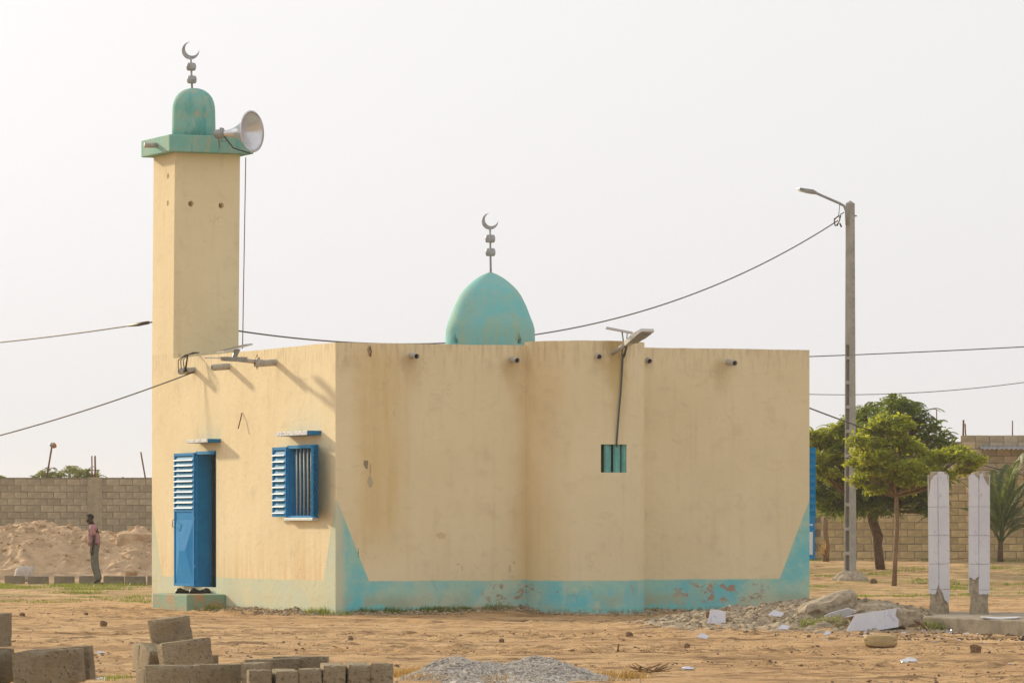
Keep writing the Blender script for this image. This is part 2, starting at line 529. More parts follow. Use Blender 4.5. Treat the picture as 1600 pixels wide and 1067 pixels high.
simple('shirt_pink', (0.40, 0.22, 0.17), 0.2, 5, 0.9, col2=(0.36, 0.17, 0.21))
simple('trouser_grey', (0.16, 0.16, 0.12), 0.25, 6, 0.9)
simple('shoe_black', (0.015, 0.014, 0.015), 0.2, 20, 0.5)
simple('sandal', (0.10, 0.08, 0.07), 0.2, 20, 0.7)
simple('yellow_hose', (0.60, 0.42, 0.03), 0.1, 20, 0.5)
simple('sheet_metal', (0.42, 0.44, 0.47), 0.2, 8, 0.4, metal=0.6)
simple('orange_cloth', (0.45, 0.16, 0.05), 0.2, 20, 0.8)
simple('fin_paint', (0.17, 0.47, 0.44), 0.2, 10, 0.85, spec=0.15)
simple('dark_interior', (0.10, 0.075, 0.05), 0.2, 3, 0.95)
simple('roof_screed', (0.35, 0.29, 0.21), 0.2, 3, 0.95)


def leaf_mat(name, c1, c2, trans=0.45, scale=1.6):
    t = NT(name)
    c = t.mix(t.ramp(t.noise(scale, 3), 0.35, 0.65), c1, c2)
    c = t.mix(t.ramp(t.noise(18, 2), 0.45, 0.7, 0, 0.5), c, tuple(min(1, q * 1.7) for q in c1))
    t.done(c, 0.5, spec=0.35)
    tr = t.node('ShaderNodeBsdfTranslucent')
    lift = t.mix(1.0, c, (1.5, 1.35, 0.6), 'MULTIPLY')
    t.put(tr.inputs['Color'], lift)
    mx = t.node('ShaderNodeMixShader'); mx.inputs[0].default_value = trans
    t.l.new(t.b.outputs[0], mx.inputs[1]); t.l.new(tr.outputs[0], mx.inputs[2])
    t.l.new(mx.outputs[0], t.n['Material Output'].inputs['Surface'])
    MAT[name] = t.m
    return t.m


leaf_mat('leaf_bright', (0.30, 0.34, 0.05), (0.20, 0.25, 0.04), 0.55)
leaf_mat('leaf_shaded', (0.14, 0.20, 0.045), (0.095, 0.145, 0.035), 0.55)  # foliage green taken darker, so crown shade is put into the colour
leaf_mat('leaf_far', (0.20, 0.24, 0.10), (0.16, 0.19, 0.08), 0.45)
leaf_mat('leaf_palm', (0.12, 0.16, 0.06), (0.08, 0.12, 0.045), 0.4)
leaf_mat('grass_green', (0.12, 0.17, 0.03), (0.17, 0.19, 0.05), 0.45)
leaf_mat('grass_dry', (0.32, 0.21, 0.085), (0.24, 0.16, 0.07), 0.35)

# ------------------------------------------------------------------ mosque frame
ang = math.atan2(FPX, 17368.0)
CA, SA = math.cos(ang), math.sin(ang)
MO = Vector(((525 - 800) * 73.72 / FPX, 73.72, 0.0))


def front_u(px):
    p = px - 800
    return (p * MO.y - FPX * MO.x) / (FPX * CA - p * SA)


def left_v(px):
    p = px - 800
    return (FPX * MO.x - p * MO.y) / (FPX * SA + p * CA)


def loc2w(x, y, z=0.0):
    return Vector((MO.x + CA * x - SA * y, MO.y + SA * x + CA * y, z))


def w2loc(X, Y):
    dx = np.asarray(X) - MO.x; dy = np.asarray(Y) - MO.y
    return CA * dx + SA * dy, -SA * dx + CA * dy


def zl(py, Y):
    return CAMZ + (HOR - py) * Y / FPX


NR = 0.973                        # niche radius
NC = (front_u(823) + NR, 0.0)     # niche centre, local


# ------------------------------------------------------------------ ground
def heap(X, Y):
    hx_ = np.interp(X, [1.2, 2.1, 3.1, 4.1, 4.6, 5.3, 6.0, 6.8], [0, .07, .19, .30, .33, .26, .10, 0])
    return hx_ * np.exp(-np.abs((Y - 65.6) / 4.0) ** 3)


def gz(X, Y, fine=False):
    X = np.asarray(X, float); Y = np.asarray(Y, float)
    z = 0.45 * sstep(108, 131, Y) * sstep(1.5, 5.5, X)
    z = z + 0.05 * vnoise(X * 0.25 + 9, Y * 0.12, 1) * sstep(40, 60, Y)
    # rubble heap in front of the right corner
    z = z + heap(X, Y)
    # spoil along the foot of the walls
    lx, ly = w2loc(X, Y)
    foot = np.exp(-(np.clip(-ly, 0, 9) / 0.45) ** 2) * sstep(0.0, 0.6, lx) * (1 - sstep(BW, BW + 0.6, lx)) * (ly < 0.5)
    z = z + foot * (0.05 + 0.07 * np.exp(-((lx - 3.0) / 1.2) ** 2))
    side = np.exp(-(np.clip(-lx, 0, 9) / 0.4) ** 2) * sstep(0.0, 0.5, ly) * (1 - sstep(4.4, 5.2, ly)) * (lx < 0.5)
    z = z + side * 0.06
    if fine:
        rut = vnoise(X * 0.16 + 3, Y * 1.1, 2) * 0.035 + vnoise(X * 0.4, Y * 2.1, 3) * 0.026
        rut = rut * (1 - 0.5 * sstep(70, 90, Y))
        patch = sstep(-0.12, 0.25, vnoise(X * 0.6, Y * 0.35, 15) + 0.5 * vnoise(X * 1.9, Y * 1.2, 16))
        crumb = np.maximum(0, vnoise(X * 7.3, Y * 6.1, 17) + 0.6 * vnoise(X * 13, Y * 11, 18) - 0.16)
        band = sstep(-0.05, 0.22, vnoise(X * 0.16 + 4, Y * 0.42, 19) + 0.45 * vnoise(X * 0.9, Y * 1.1, 20))
        z = z + crumb * (0.03 + 0.07 * band) * (1 - 0.6 * sstep(72, 90, Y))
        step_ = np.abs(vnoise(X * 0.10 + 2, Y * 0.9, 24))
        z = z - 0.035 * (1 - np.clip(step_ * 14, 0, 1)) * (1 - sstep(72, 84, Y))
        z = z + rut + vnoise(X * 2.3, Y * 2.3, 4) * 0.02 + (0.25 + patch) * (vnoise(X * 5.1, Y * 4.0, 5) * 0.026 + vnoise(X * 9, Y * 9, 6) * 0.018)
    return z


def nonuni(segs):
    out = []
    for a, b, st in segs:
        n = max(1, int(round((b - a) / st)))
        out += list(np.linspace(a, b, n, endpoint=False))
    out.append(segs[-1][1])
    return np.array(out)


gx = nonuni([(-3000, -300, 900), (-300, -40, 65), (-40, -16, 2), (-16, 18, 0.11), (18, 42, 2), (42, 300, 65), (300, 3000, 900)])
gy = nonuni([(-300, 20, 40), (20, 40, 1.0), (40, 70, 0.055), (70, 84, 0.11), (84, 135, 0.28), (135, 200, 2.5), (200, 500, 60), (500, 5000, 750)])
GX, GY = np.meshgrid(gx, gy)
GZ = gz(GX, GY, True)
GZ[(GY > 200) | (np.abs(GX) > 60)] = 0.0
nx, ny = len(gx), len(gy)
ii, jj = np.meshgrid(np.arange(nx - 1), np.arange(ny - 1))
a0 = (jj * nx + ii).ravel()
GF = np.stack([a0, a0 + 1, a0 + nx + 1, a0 + nx], 1)
ground = np_mesh('ground', np.stack([GX.ravel(), GY.ravel(), GZ.ravel()], 1), GF, MAT['sand_ground'], smooth=True)
tag(ground, 'orange sandy earth ground with ruts and clods', kind='structure')


def gzs(x, y):
    return float(gz(x, y))


# ------------------------------------------------------------------ the mosque
mosque = empty('mosque', (MO.x, MO.y, 0), ang)
tag(mosque, 'cream plastered mosque with turquoise base, dome and square minaret', 'mosque')
P = MAT['plaster']


def rrect(x0, y0, x1, y1, r, nx_, ny_):
    pts = []
    def arc(cx, cy, a):
        for k in range(4):
            q = math.radians(a + 30 * k); pts.append((cx + r * math.cos(q), cy + r * math.sin(q)))
    arc(x0 + r, y0 + r, 180)
    for k in range(1, nx_): pts.append((x0 + r + (x1 - x0 - 2 * r) * k / nx_, y0))
    arc(x1 - r, y0 + r, 270)
    for k in range(1, ny_): pts.append((x1, y0 + r + (y1 - y0 - 2 * r) * k / ny_))
    arc(x1 - r, y1 - r, 0)
    for k in range(1, nx_): pts.append((x1 - r - (x1 - x0 - 2 * r) * k / nx_, y1))
    arc(x0 + r, y1 - r, 90)
    for k in range(1, ny_): pts.append((x0, y1 - r - (y1 - y0 - 2 * r) * k / ny_))
    return pts


def ring_wall(outer, inner, z0, z1, jit):
    n = len(outer); b = MB()
    tz = [z1 + jit * (vnoise(p[0] * 2.2, p[1] * 2.2, 8) + 0.6 * vnoise(p[0] * 7, p[1] * 7, 9)) * 2 for p in outer]
    vs = [(p[0], p[1], z0) for p in outer] + [(p[0], p[1], float(tz[i])) for i, p in enumerate(outer)]
    vs += [(p[0], p[1], z0) for p in inner] + [(p[0], p[1], float(tz[i])) for i, p in enumerate(inner)]
    fs = []
    for k in range(n):
        j = (k + 1) % n
        fs += [(k, j, j + n, k + n), (k + 2 * n, k + 3 * n, j + 3 * n, j + 2 * n), (k + n, j + n, j + 3 * n, k + 3 * n), (k, k + 2 * n, j + 2 * n, j)]
    return b.add(vs, fs)


WT = 0.22
wall = ring_wall(rrect(0, 0, BW, BD, 0.025, 48, 48), rrect(WT, WT, BW - WT, BD - WT, 0.025, 48, 48), -0.35, BH, 0.004).build('wall', P)
dv0, dv1 = left_v(338), left_v(308)        # door opening along the sunny wall
DZ0, DZ1 = 0.375, 2.64
wv0, wv1 = left_v(497.5), left_v(454)
WZ0, WZ1 = 1.53, 2.67


def cutter(lo, hi):
    return MB().box(lo, hi).build('cutter', P)


bool_cut(wall, [cutter((-0.3, dv0, DZ0), (0.6, dv1, DZ1)), cutter((-0.3, wv0, WZ0), (0.6, wv1, WZ1))])
wall.parent = mosque
MB().box((0.1, 0.1, 3.82), (BW - 0.1, BD - 0.1, 3.95)).build('roof', MAT['roof_screed'], mosque)
MB().box((0.1, 0.1, -0.3), (BW - 0.1, BD - 0.1, 0.36)).build('floor_slab', MAT['dark_interior'], mosque)
# plaster above the roofline is very slightly uneven: a coping bead
# niche
b = MB()
oa, ia = [], []
NSEG = 110
for k in range(NSEG + 1):
    a = math.pi + math.pi * k / NSEG
    oa.append((NC[0] + NR * math.cos(a), NR * math.sin(a))); ia.append((NC[0] + (NR - 0.16) * math.cos(a), (NR - 0.16) * math.sin(a)))
oa = [(oa[0][0], 0.08)] + oa + [(oa[-1][0], 0.08)]
ia = [(ia[0][0], 0.08)] + ia + [(ia[-1][0], 0.08)]
ring = oa + ia[::-1]
n = len(oa)
vs = [(p[0], p[1], -0.35) for p in ring]
NH = 4.295
vs += [(p[0], p[1], NH + 0.005 * float(vnoise(p[0] * 4, p[1] * 4, 12))) for p in ring]
N2 = len(ring); fs = []; sm = []
for k in range(N2):
    j = (k + 1) % N2
    fs.append((k, j, j + N2, k + N2))
for k in range(n - 1):
    fs.append((k + N2, k + 1 + N2, N2 - 2 - k + N2, N2 - 1 - k + N2)); fs.append((k, N2 - 1 - k, N2 - 2 - k, k + 1))
b.add(vs, fs)
niche = b.build('mihrab_niche', P)
# perforated block opening in the niche
vd = at(962, 716, 74.5); vlx, vly = w2loc(vd.x, vd.y); vlx = float(vlx); vly = float(vly)
va = math.atan2(vly, vlx - NC[0])
VN = Vector((math.cos(va), math.sin(va), 0))                       # outward normal
VP = Vector((NC[0], 0, 0)) + VN * NR
VM = Matrix.Translation(Vector((VP.x, VP.y, zl(716, 74.5)))) @ Matrix(((-VN.y, -VN.x, 0, 0), (VN.x, -VN.y, 0, 0), (0, 0, 1, 0), (0, 0, 0, 1)))
# local of VM: +x to the viewer's right, +y into the wall
if (VM.to_3x3() @ Vector((1, 0, 0))).x < 0:
    VM = VM @ Matrix.Rotation(math.pi, 4, 'Z') @ Matrix.Scale(-1, 4, (0, 1, 0))
cc = MB().box((-0.235, -0.2, -0.22), (0.235, 0.5, 0.22), VM).build('cutter', P)
bool_cut(niche, [cc])
niche.parent = mosque
for pol in niche.data.polygons: pol.use_smooth = False
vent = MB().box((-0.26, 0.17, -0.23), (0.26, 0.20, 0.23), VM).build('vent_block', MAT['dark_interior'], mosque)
for k, (x0, w) in enumerate(((-0.125, 0.13), (0.045, 0.13), (0.20, 0.10))):
    q = VM @ Matrix.Translation((x0 + w / 2 - 0.03, 0.075, 0)) @ Matrix.Rotation(math.radians(24), 4, 'Z')
    MB().box((-w / 2, -0.03, -0.222), (w / 2, 0.03, 0.222), q).build('vent_fin', MAT['fin_paint'], vent, bevel=0.012)
MB().add([(p[0], p[1], 4.15) for p in ia], [tuple(range(len(ia)))]).build('niche_roof', MAT['roof_screed'], mosque, fix=False)

# spouts -------------------------------------------------------------
def spout(p, d, L, r, drop=0.03):
    p = Vector(p); d = Vector(d)
    b = MB()
    e = p + d * L - Vector((0, 0, drop))
    b.tube([p - d * 0.05, e], r, 14, caps=False)
    b.tube([p + d * 0.01, e], r * 0.82, 14, caps=False)
    # rim
    n0 = len(b.v)
    o_ = b.v[14:28]; i_ = b.v[42:56]
    b.add(list(o_) + list(i_), [(k, (k + 1) % 14, (k + 1) % 14 + 14, k + 14) for k in range(14)])
    so_ = b.build('drain_spout', MAT['pipe_grey'], mosque, fix=False)
    m_ = e - (e - p) * .25
    MB().tube([m_, m_ - d * .01], r * .80, 14).build('bore_shade_disc', MAT['cable_black'], so_)  # black disc added to stand for the shade inside the pipe
    return so_


for px, py in ((642, 556), (799, 560)):
    u = front_u(px); spout((u, 0, zl(py, 74.6)), (0, -1, 0), 0.24, 0.047)
for px, py in ((1012.5, 562), (1138, 564)):
    u = front_u(px); spout((u, 0, zl(py, 76)), (0, -1, 0), 0.24 if px > 1100 else 0.06, 0.047)
q = at(934, 555, 74.4); qx, qy = w2loc(q.x, q.y); qa = math.atan2(float(qy), float(qx) - NC[0])
spout((NC[0] + NR * math.cos(qa), NR * math.sin(qa), q.z), (math.cos(qa), math.sin(qa), 0), 0.13, 0.045)
for px, py, L in ((304, 578, 0.28), (358, 572, 0.30), (431, 566, 0.36)):
    v = left_v(px); spout((0, v, zl(py, loc2w(0, v).y)), (-1, 0, 0), L, 0.055)

# door -----------------------------------------------------------------
BL = MAT['blue_paint']
b = MB()
fw = 0.05
b.box((0.003, dv0 + 0.001, DZ0), (0.06, dv0 + fw * .6, DZ1)); b.box((-0.03, dv1 - fw, DZ0), (WT + 0.02, dv1 - 0.001, DZ1))
b.box((-0.028, dv0 + fw, DZ1 - fw), (WT + 0.018, dv1 - fw, DZ1 - 0.001))
b.build('door_frame', BL, mosque)
b = MB().box((WT + 0.005, dv1 - 0.62, DZ0 + 0.01), (WT + 0.04, dv1 - fw - 0.005, DZ1 - fw - 0.01), Matrix.Translation((0, 0, 0)))


def louvre_leaf(name, hinge, width, z0, z1, angdeg, nslat, zsplit, side):
    """leaf hinged at (x,y); angdeg measured from +y (away) turning outwards; side=+1 swings to +y, -1 to -y"""
    a = math.radians(angdeg)
    d = Vector((-math.sin(a), side * math.cos(a), 0))
    nrm = Vector((-math.cos(a), -side * math.sin(a), 0))           # outer face normal
    M = Matrix(((d.x, nrm.x, 0, hinge[0]), (d.y, nrm.y, 0, hinge[1]), (0, 0, 1, 0), (0, 0, 0, 1)))
    st = 0.045; th = 0.018
    b = MB()
    b.box((0, -th, z0), (st, th, z1), M); b.box((width - st, -th, z0), (width, th, z1), M)
    b.box((st, -th + .001, z1 - st), (width - st, th - .001, z1), M); b.box((st, -th + .001, z0), (width - st, th - .001, z0 + st), M)
    if zsplit: b.box((st, -th + .001, zsplit - st / 2), (width - st, th - .001, zsplit + st / 2), M)
    leaf = b.build(name, BL, mosque)
    lo = zsplit + st / 2 if zsplit else z0 + st
    hi = z1 - st
    pitch = (hi - lo) / nslat
    for k in range(nslat):
        zc = lo + pitch * (k + 0.5)
        s_ = MB()
        Ms = M @ Matrix.Translation((0, 0, zc)) @ Matrix.Rotation(math.radians(20), 4, 'X')
        s_.box((st - 0.002, -0.005, -pitch * 0.52), (width - st + 0.002, 0.005, pitch * 0.52), Ms)
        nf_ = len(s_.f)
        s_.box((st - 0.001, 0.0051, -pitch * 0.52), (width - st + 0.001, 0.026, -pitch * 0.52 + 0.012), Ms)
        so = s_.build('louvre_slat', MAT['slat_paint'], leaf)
        so.data.materials.append(MAT['slat_lip_glint'])
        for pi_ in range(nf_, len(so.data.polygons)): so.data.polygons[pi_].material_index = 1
    return leaf, M


simple('slat_paint', (0.03, 0.24, 0.46), 0.2, 14, 0.6, spec=0.06, col2=(0.06, 0.27, 0.46))
simple('slat_lip_glint', (0.55, 0.66, 0.72), 0.2, 30, 0.5, col2=(0.25, 0.42, 0.55))  # pale colour paints the white highlight along each slat's lower edge
simple('blue_sheet', (0.006, 0.235, 0.58), 0.15, 3, 0.5, spec=0.03, col2=(0.02, 0.25, 0.55), bump=0.4, bscale=4)
DW = 0.93
leaf, M = louvre_leaf('door_leaf', (-0.045, dv1 - 0.01), DW, DZ0 + 0.01, DZ1 - 0.02, 2.0, 10, 1.66, 1)
# pressed lower sheet with its raised folded hourglass
x0, x1, za, zb = 0.045, DW - 0.045, DZ0 + 0.055, 1.637
zm = (za + zb) / 2 - 0.05; xm = (x0 + x1) / 2
pts = [(x0, 0.004, za), (x1, 0.004, za), (x1, 0.004, zb), (x0, 0.004, zb), (xm - .14, 0.045, zm), (xm + .14, 0.045, zm),
       (x0, 0.004, zb - 0.14), (x1, 0.004, zb - 0.14)]
b = MB().add([M @ Vector(p) for p in pts], [(0, 1, 5, 4), (1, 7, 5), (7, 6, 4, 5), (6, 0, 4), (6, 7, 2, 3)])
b.build('pressed_sheet', MAT['blue_sheet'], leaf, fix=False)
b = MB().tube([M @ Vector((DW - 0.07, 0.03, 1.50)), M @ Vector((DW - 0.07, 0.07, 1.50)), M @ Vector((DW - 0.07, 0.07, 1.38)), M @ Vector((DW - 0.07, 0.03, 1.38))], 0.009, 6)
b.build('door_handle', MAT['grey_metal'], leaf)
# inner lining of the reveal on the far jamb
MB().box((-0.02, dv1 - fw - 0.004, DZ0 + 0.01), (WT - 0.03, dv1 - fw - 0.024, DZ1 - 0.06)).build('jamb_lining', BL, mosque)
for zh in (0.7, 1.5, 2.35):
    MB().tube([(-0.04, dv1 - 0.012, zh - 0.05), (-0.04, dv1 - 0.012, zh + 0.05)], 0.016, 8).build('hinge', BL, mosque)
# doorstep
sv0, sv1 = left_v(353), left_v(298)
step_t = NT('step_paint')
c = step_t.mix(step_t.ramp(step_t.noise(3.5, 5, 0.6), 0.42, 0.58), (0.42, 0.31, 0.19), (0.24, 0.38, 0.29))
step_t.bump(step_t.noise(25, 5), 0.5, 0.03)
MAT['step_paint'] = step_t.done(c, 0.9, spec=0.15)
MB().box((-0.68, sv0, -0.3), (-0.003, sv1, 0.27)).build('doorstep', MAT['step_paint'], mosque, bevel=0.02)

# window ---------------------------------------------------------------
b = MB(); fo = -0.06
b.box((fo, wv0, WZ0), (WT, wv0 + fw, WZ1)); b.box((fo, wv1 - fw, WZ0), (WT, wv1, WZ1))
b.box((fo + .002, wv0 + fw, WZ1 - fw), (WT - .002, wv1 - fw, WZ1)); b.box((fo + .002, wv0 + fw, WZ0), (WT - .002, wv1 - fw, WZ0 + 0.03))
win = b.build('window_frame', BL, mosque)
MB().box((-0.11, wv0 - 0.03, WZ0 - 0.05), (-0.003, wv1 + 0.03, WZ0 - 0.004)).build('window_sill', MAT['pale_paint'], win, bevel=0.006)
for k in range(6):
    y = wv0 + fw + (wv1 - wv0 - 2 * fw) * (k + 1) / 7
    MB().tube([(0.03, y, WZ0 + 0.02), (0.03, y, WZ1 - 0.04)], 0.017, 8).build('window_bar', MAT['bar_paint'], win)
MB().box((0.0, wv1 - fw - 0.02, WZ0 + 0.03), (WT + 0.02, wv1 - fw - 0.003, WZ1 - 0.05)).build('jamb_lining', BL, mosque)
louvre_leaf('window_shutter', (-0.065, wv1 - 0.01), 0.57, WZ0 + 0.01, WZ1 - 0.02, 2.5, 10, None, 1)
louvre_leaf('window_shutter', (-0.07, wv0 + 0.01), 0.60, WZ0 + 0.01, WZ1 - 0.02, 23.5, 10, None, -1)
# concrete canopies
cp = NT('canopy_lit_edge')
X, Y, Z = cp.xyz()
n_ = cp.noise(28, 4, 0.65)
c = cp.mix(cp.ramp(n_, 0.52, 0.60), (0.72, 0.73, 0.72), (0.28, 0.36, 0.42))
c = cp.mix(cp.ramp(cp.math('ADD', X, cp.math('MULTIPLY', n_, 0.03)), -0.222, -0.212), c, (0.02, 0.19, 0.42))  # pale front edge paints in sunlight; other faces keep the shaded blue
cp.bump(n_, 0.6, 0.03)
MAT['canopy_lit_edge'] = cp.done(c, 0.8, spec=0.2)
MB().box((-0.24, left_v(345), 2.775), (0.05, left_v(345) + 1.05, 2.835)).build('door_canopy', MAT['canopy_lit_edge'], mosque, bevel=0.008)
MB().box((-0.24, left_v(502), 2.815), (0.05, left_v(502) + 1.42, 2.885)).build('window_canopy', MAT['canopy_lit_edge'], mosque, bevel=0.008)
# shutter standing out from the far right wall
louvre_right = MB()
lz0, lz1 = zl(805, 77.4), zl(699, 77.4)
sh = MB().box((BW + 0.003, 0.50, lz0), (BW + 0.36, 0.54, lz1)).build('window_shutter', BL, mosque, bevel=0.006)
for k in range(9):
    zc = lz0 + 0.06 + (lz1 - lz0 - 0.1) * k / 8.5
    MB().box((BW + 0.04, 0.482, zc), (BW + 0.33, 0.499, zc + 0.05)).build('louvre_slat', MAT['slat_paint'], sh)

# minaret ---------------------------------------------------------------
MV0, MV1 = left_v(271), BD
MU = 1.177
MZ1 = 7.74
mn = MB()
LEAN = 0.03
def leanx(z): return LEAN * max(0, z - BH) / 3.5
zs = [3.9, 4.6, 5.4, 6.2, 7.0, MZ1 - 0.001]
base = rrect(0.0, MV0, MU, MV1, 0.02, 4, 4)
vs = [(x + leanx(z) + 0.002 * (1 if z < 4.3 else 1), y, z) for z in zs for x, y in base]
nb = len(base)
fs = [(i * nb + k, i * nb + (k + 1) % nb, (i + 1) * nb + (k + 1) % nb, (i + 1) * nb + k) for i in range(len(zs) - 1) for k in range(nb)]
fs += [tuple(range(nb - 1, -1, -1)), tuple(range((len(zs) - 1) * nb, len(zs) * nb))]
mn.add(vs, fs)
minaret = mn.build('minaret', P)
cuts = []
Yf = loc2w(0.5, MV0).y
def minaret_u(px):
    o = loc2w(0, MV0); p = px - 800
    return (p * o.y - FPX * o.x) / (FPX * CA - p * SA)
for px, py in ((298.5, 319), (346, 320.5)):
    u = minaret_u(px); z = zl(py, Yf)
    cuts.append(MB().tube([(u, MV0 - 0.1, z), (u, MV0 + 0.22, z)], 0.052, 16).build('cutter', P))
for py in (278, 320):
    v = left_v(260); z = zl(py, 81.5)
    cuts.append(MB().tube([(-0.2, v, z), (0.2, v, z)], 0.05, 16).build('cutter', P))
bool_cut(minaret, cuts)
minaret.parent = mosque
sc_u, sc_v = MU / 2 + LEAN, (MV0 + MV1) / 2
MB().box((sc_u - 0.76, sc_v - 0.78, MZ1), (sc_u + 0.76, sc_v + 0.72, 8.03)).build('platform', MAT['cap_paint'], minaret, bevel=0.015)
MB().tube([(sc_u - 0.70, sc_v - 0.12, 7.89), (sc_u - 0.98, sc_v - 0.12, 7.885)], 0.045, 12).build('platform_spout', MAT['pipe_grey'], minaret)
dw = at(302, 211, loc2w(sc_u, sc_v).y); dlx, dly = [float(q) for q in w2loc(dw.x, dw.y)]
R0 = 0.372
prof = [(R0 + .005, 8.0), (R0 + .004, 8.25), (R0, 8.5), (R0 * .985, 8.58), (R0 * .94, 8.66), (R0 * .85, 8.74), (R0 * .70, 8.81), (R0 * .48, 8.865), (R0 * .25, 8.892), (0.02, 8.90)]
MB().lathe(prof, 40, Matrix.Translation((dlx, sc_v, 0)), mod=lambda a: 1 + 0.008 * math.cos(8 * a)).build('minaret_dome', MAT['cap_paint'], minaret)


def finial(cx, cy, z0, stem, r, beads, lean=0.0):
    """z0 base, stem length to the crescent, bead heights above z0"""
    def sh(z): return cx + lean * (z - z0)
    f = MB().tube([(sh(z0 - 0.05), cy, z0 - 0.05), (sh(z0 + stem), cy, z0 + stem)], 0.019, 8).build('finial', MAT['finial_metal'], mosque)
    for bz in beads:
        z = z0 + bz
        MB().lathe([(0.02, -0.066), (0.068, -0.064), (0.082, -0.035), (0.087, 0), (0.082, 0.035), (0.068, 0.064), (0.02, 0.066)], 18,
                   Matrix.Translation((sh(z), cy, z))).build('bead', MAT['finial_metal'], f)
    zc = z0 + stem + r * 0.93
    # crescent facing the viewer, horns to the upper right
    pts = []
    a0, a1 = math.radians(84), math.radians(84 + 294)
    ro, ri = r, r * 0.80
    off = Vector((math.cos(math.radians(52)), math.sin(math.radians(52)))) * (r * 0.285)
    outer = [Vector((ro * math.cos(a0 + (a1 - a0) * k / 40), ro * math.sin(a0 + (a1 - a0) * k / 40))) for k in range(41)]
    keep = [p for p in outer if (p - off).length > ri - 1e-6]
    ang0 = math.atan2((keep[0] - off).y, (keep[0] - off).x); ang1 = math.atan2((keep[-1] - off).y, (keep[-1] - off).x)
    while ang1 < ang0: ang1 += 2 * math.pi
    inner = [off + Vector((ri * math.cos(ang1 + (ang0 - ang1) * k / 34), ri * math.sin(ang1 + (ang0 - ang1) * k / 34))) for k in range(1, 34)]
    poly = [(p.x, p.y) for p in keep + inner]
    Mx = Matrix.Translation((sh(zc), cy, zc)) @ Matrix.Rotation(-ang * 0.6, 4, 'Z')
    n = len(poly); nk = len(keep); b = MB()
    vs = [Mx @ Vector((x, -0.012, z)) for x, z in poly] + [Mx @ Vector((x, 0.012, z)) for x, z in poly]
    fs = []
    # strip between the outer arc and the inner arc (reversed)
    inn = list(range(n - 1, nk - 1, -1))
    full_in = [0] + inn + [nk - 1]
    for k in range(nk - 1):
        i0 = full_in[round(k * (len(full_in) - 1) / (nk - 1))]; i1 = full_in[round((k + 1) * (len(full_in) - 1) / (nk - 1))]
        quad = [k, k + 1, i1, i0]; quad = [q for j, q in enumerate(quad) if q not in quad[:j]]
        if len(quad) >= 3:
            fs.append(tuple(quad)); fs.append(tuple(q + n for q in reversed(quad)))
    for k in range(n):
        j = (k + 1) % n; fs.append((k, k + n, j + n, j))
    b.add(vs, fs)
    b.build('crescent', MAT['finial_metal'], f)


finial(dlx - 0.03, sc_v, 8.90, 0.50, 0.15, (0.145, 0.365), -0.045)

# central dome ----------------------------------------------------------
DY = 79.4; dk = DY / FPX
dc_ = at(766, 537, DY); cx, cy = [float(q) for q in w2loc(dc_.x, dc_.y)]
prof = [(70.5, 590), (70.5, 535), (70, 516), (67.6, 506), (64, 497.5), (57, 479), (48.5, 462), (42, 453), (35, 446), (27.5, 439.5), (20, 434), (12, 429.5), (5, 426.5), (0.8, 424.5)]
prof = [(r * dk, zl(y, DY)) for r, y in prof]
dome = MB().lathe(prof, 48, Matrix.Translation((cx, cy, 0)), mod=lambda a: 1 + 0.012 * abs(math.cos(4 * a)) - 0.006).build('dome', MAT['dome_paint'])
cuts = []
for px in (712.5, 812.5):
    o_ = (px - 766) * dk
    w_ = Vector((o_, -math.sqrt((70.5 * dk) ** 2 - o_ * o_), 0))
    d_ = w_.normalized(); c0 = Vector((dc_.x, dc_.y, zl(535.5, DY)))
    p0 = c0 + d_ * 0.4; p1 = c0 + d_ * 1.2
    l0 = w2loc(p0.x, p0.y); l1 = w2loc(p1.x, p1.y)
    cuts.append(MB().tube([(float(l0[0]), float(l0[1]), c0.z), (float(l1[0]), float(l1[1]), c0.z)], 0.052, 16).build('cutter', P))
bool_cut(dome, cuts)
dome.parent = mosque
for pol in dome.data.polygons: pol.use_smooth = True
finial(cx + 0.01, cy, zl(425.5, DY), 0.72, 0.138, (0.335, 0.56), -0.02)

# ------------------------------------------------------------------ loudspeaker on the minaret
hm = at(394, 205.5, 80.15)
ax = Vector((0.85, -0.53, 0.02)).normalized()
spk = empty('horn_loudspeaker', hm - ax * 0.65)
tag(spk, 'grey metal horn loudspeaker strapped to the edge of the minaret platform', 'loudspeaker')
MH = ax.to_track_quat('Z', 'Y').to_matrix().to_4x4()
pr = []
for k in range(15):
    s_ = k / 14; pr.append((0.055 + 0.27 * s_ ** 2.3 + 0.03 * s_, 0.10 + 0.55 * s_))
b = MB().lathe(pr + [(0.34, 0.655), (0.332, 0.66)] + [(r - 0.012, z) for r, z in pr[::-1]], 40, MH, caps=False)
bell = b.build('bell', MAT['horn_metal'], spk, fix=False)
MB().lathe([(0.005, 0.30), (0.03, 0.30), (0.055, 0.22), (0.05, 0.12)], 20, MH).build('reflector', MAT['horn_metal'], bell)
MB().lathe([(0.06, -0.10), (0.075, -0.09), (0.08, 0.02), (0.075, 0.05), (0.055, 0.10)], 20, MH).build('driver', MAT['grey_metal'], spk)
b = MB()
b.tube([MH @ Vector((0.0, 0.0, 0.06)) + Vector((0, 0, 0.08)), Vector((0, 0, 0.10)), Vector((-0.04, 0.02, -0.02)), Vector((-0.02, 0.06, -0.24))], 0.014, 6)
b.tube([Vector((-0.12, 0.05, 0.02)), Vector((0.05, -0.05, 0.04)), Vector((0.02, -0.04, -0.14)), Vector((0.10, -0.04, -0.12))], 0.012, 6)
b.build('bracket', MAT['grey_metal'], spk)
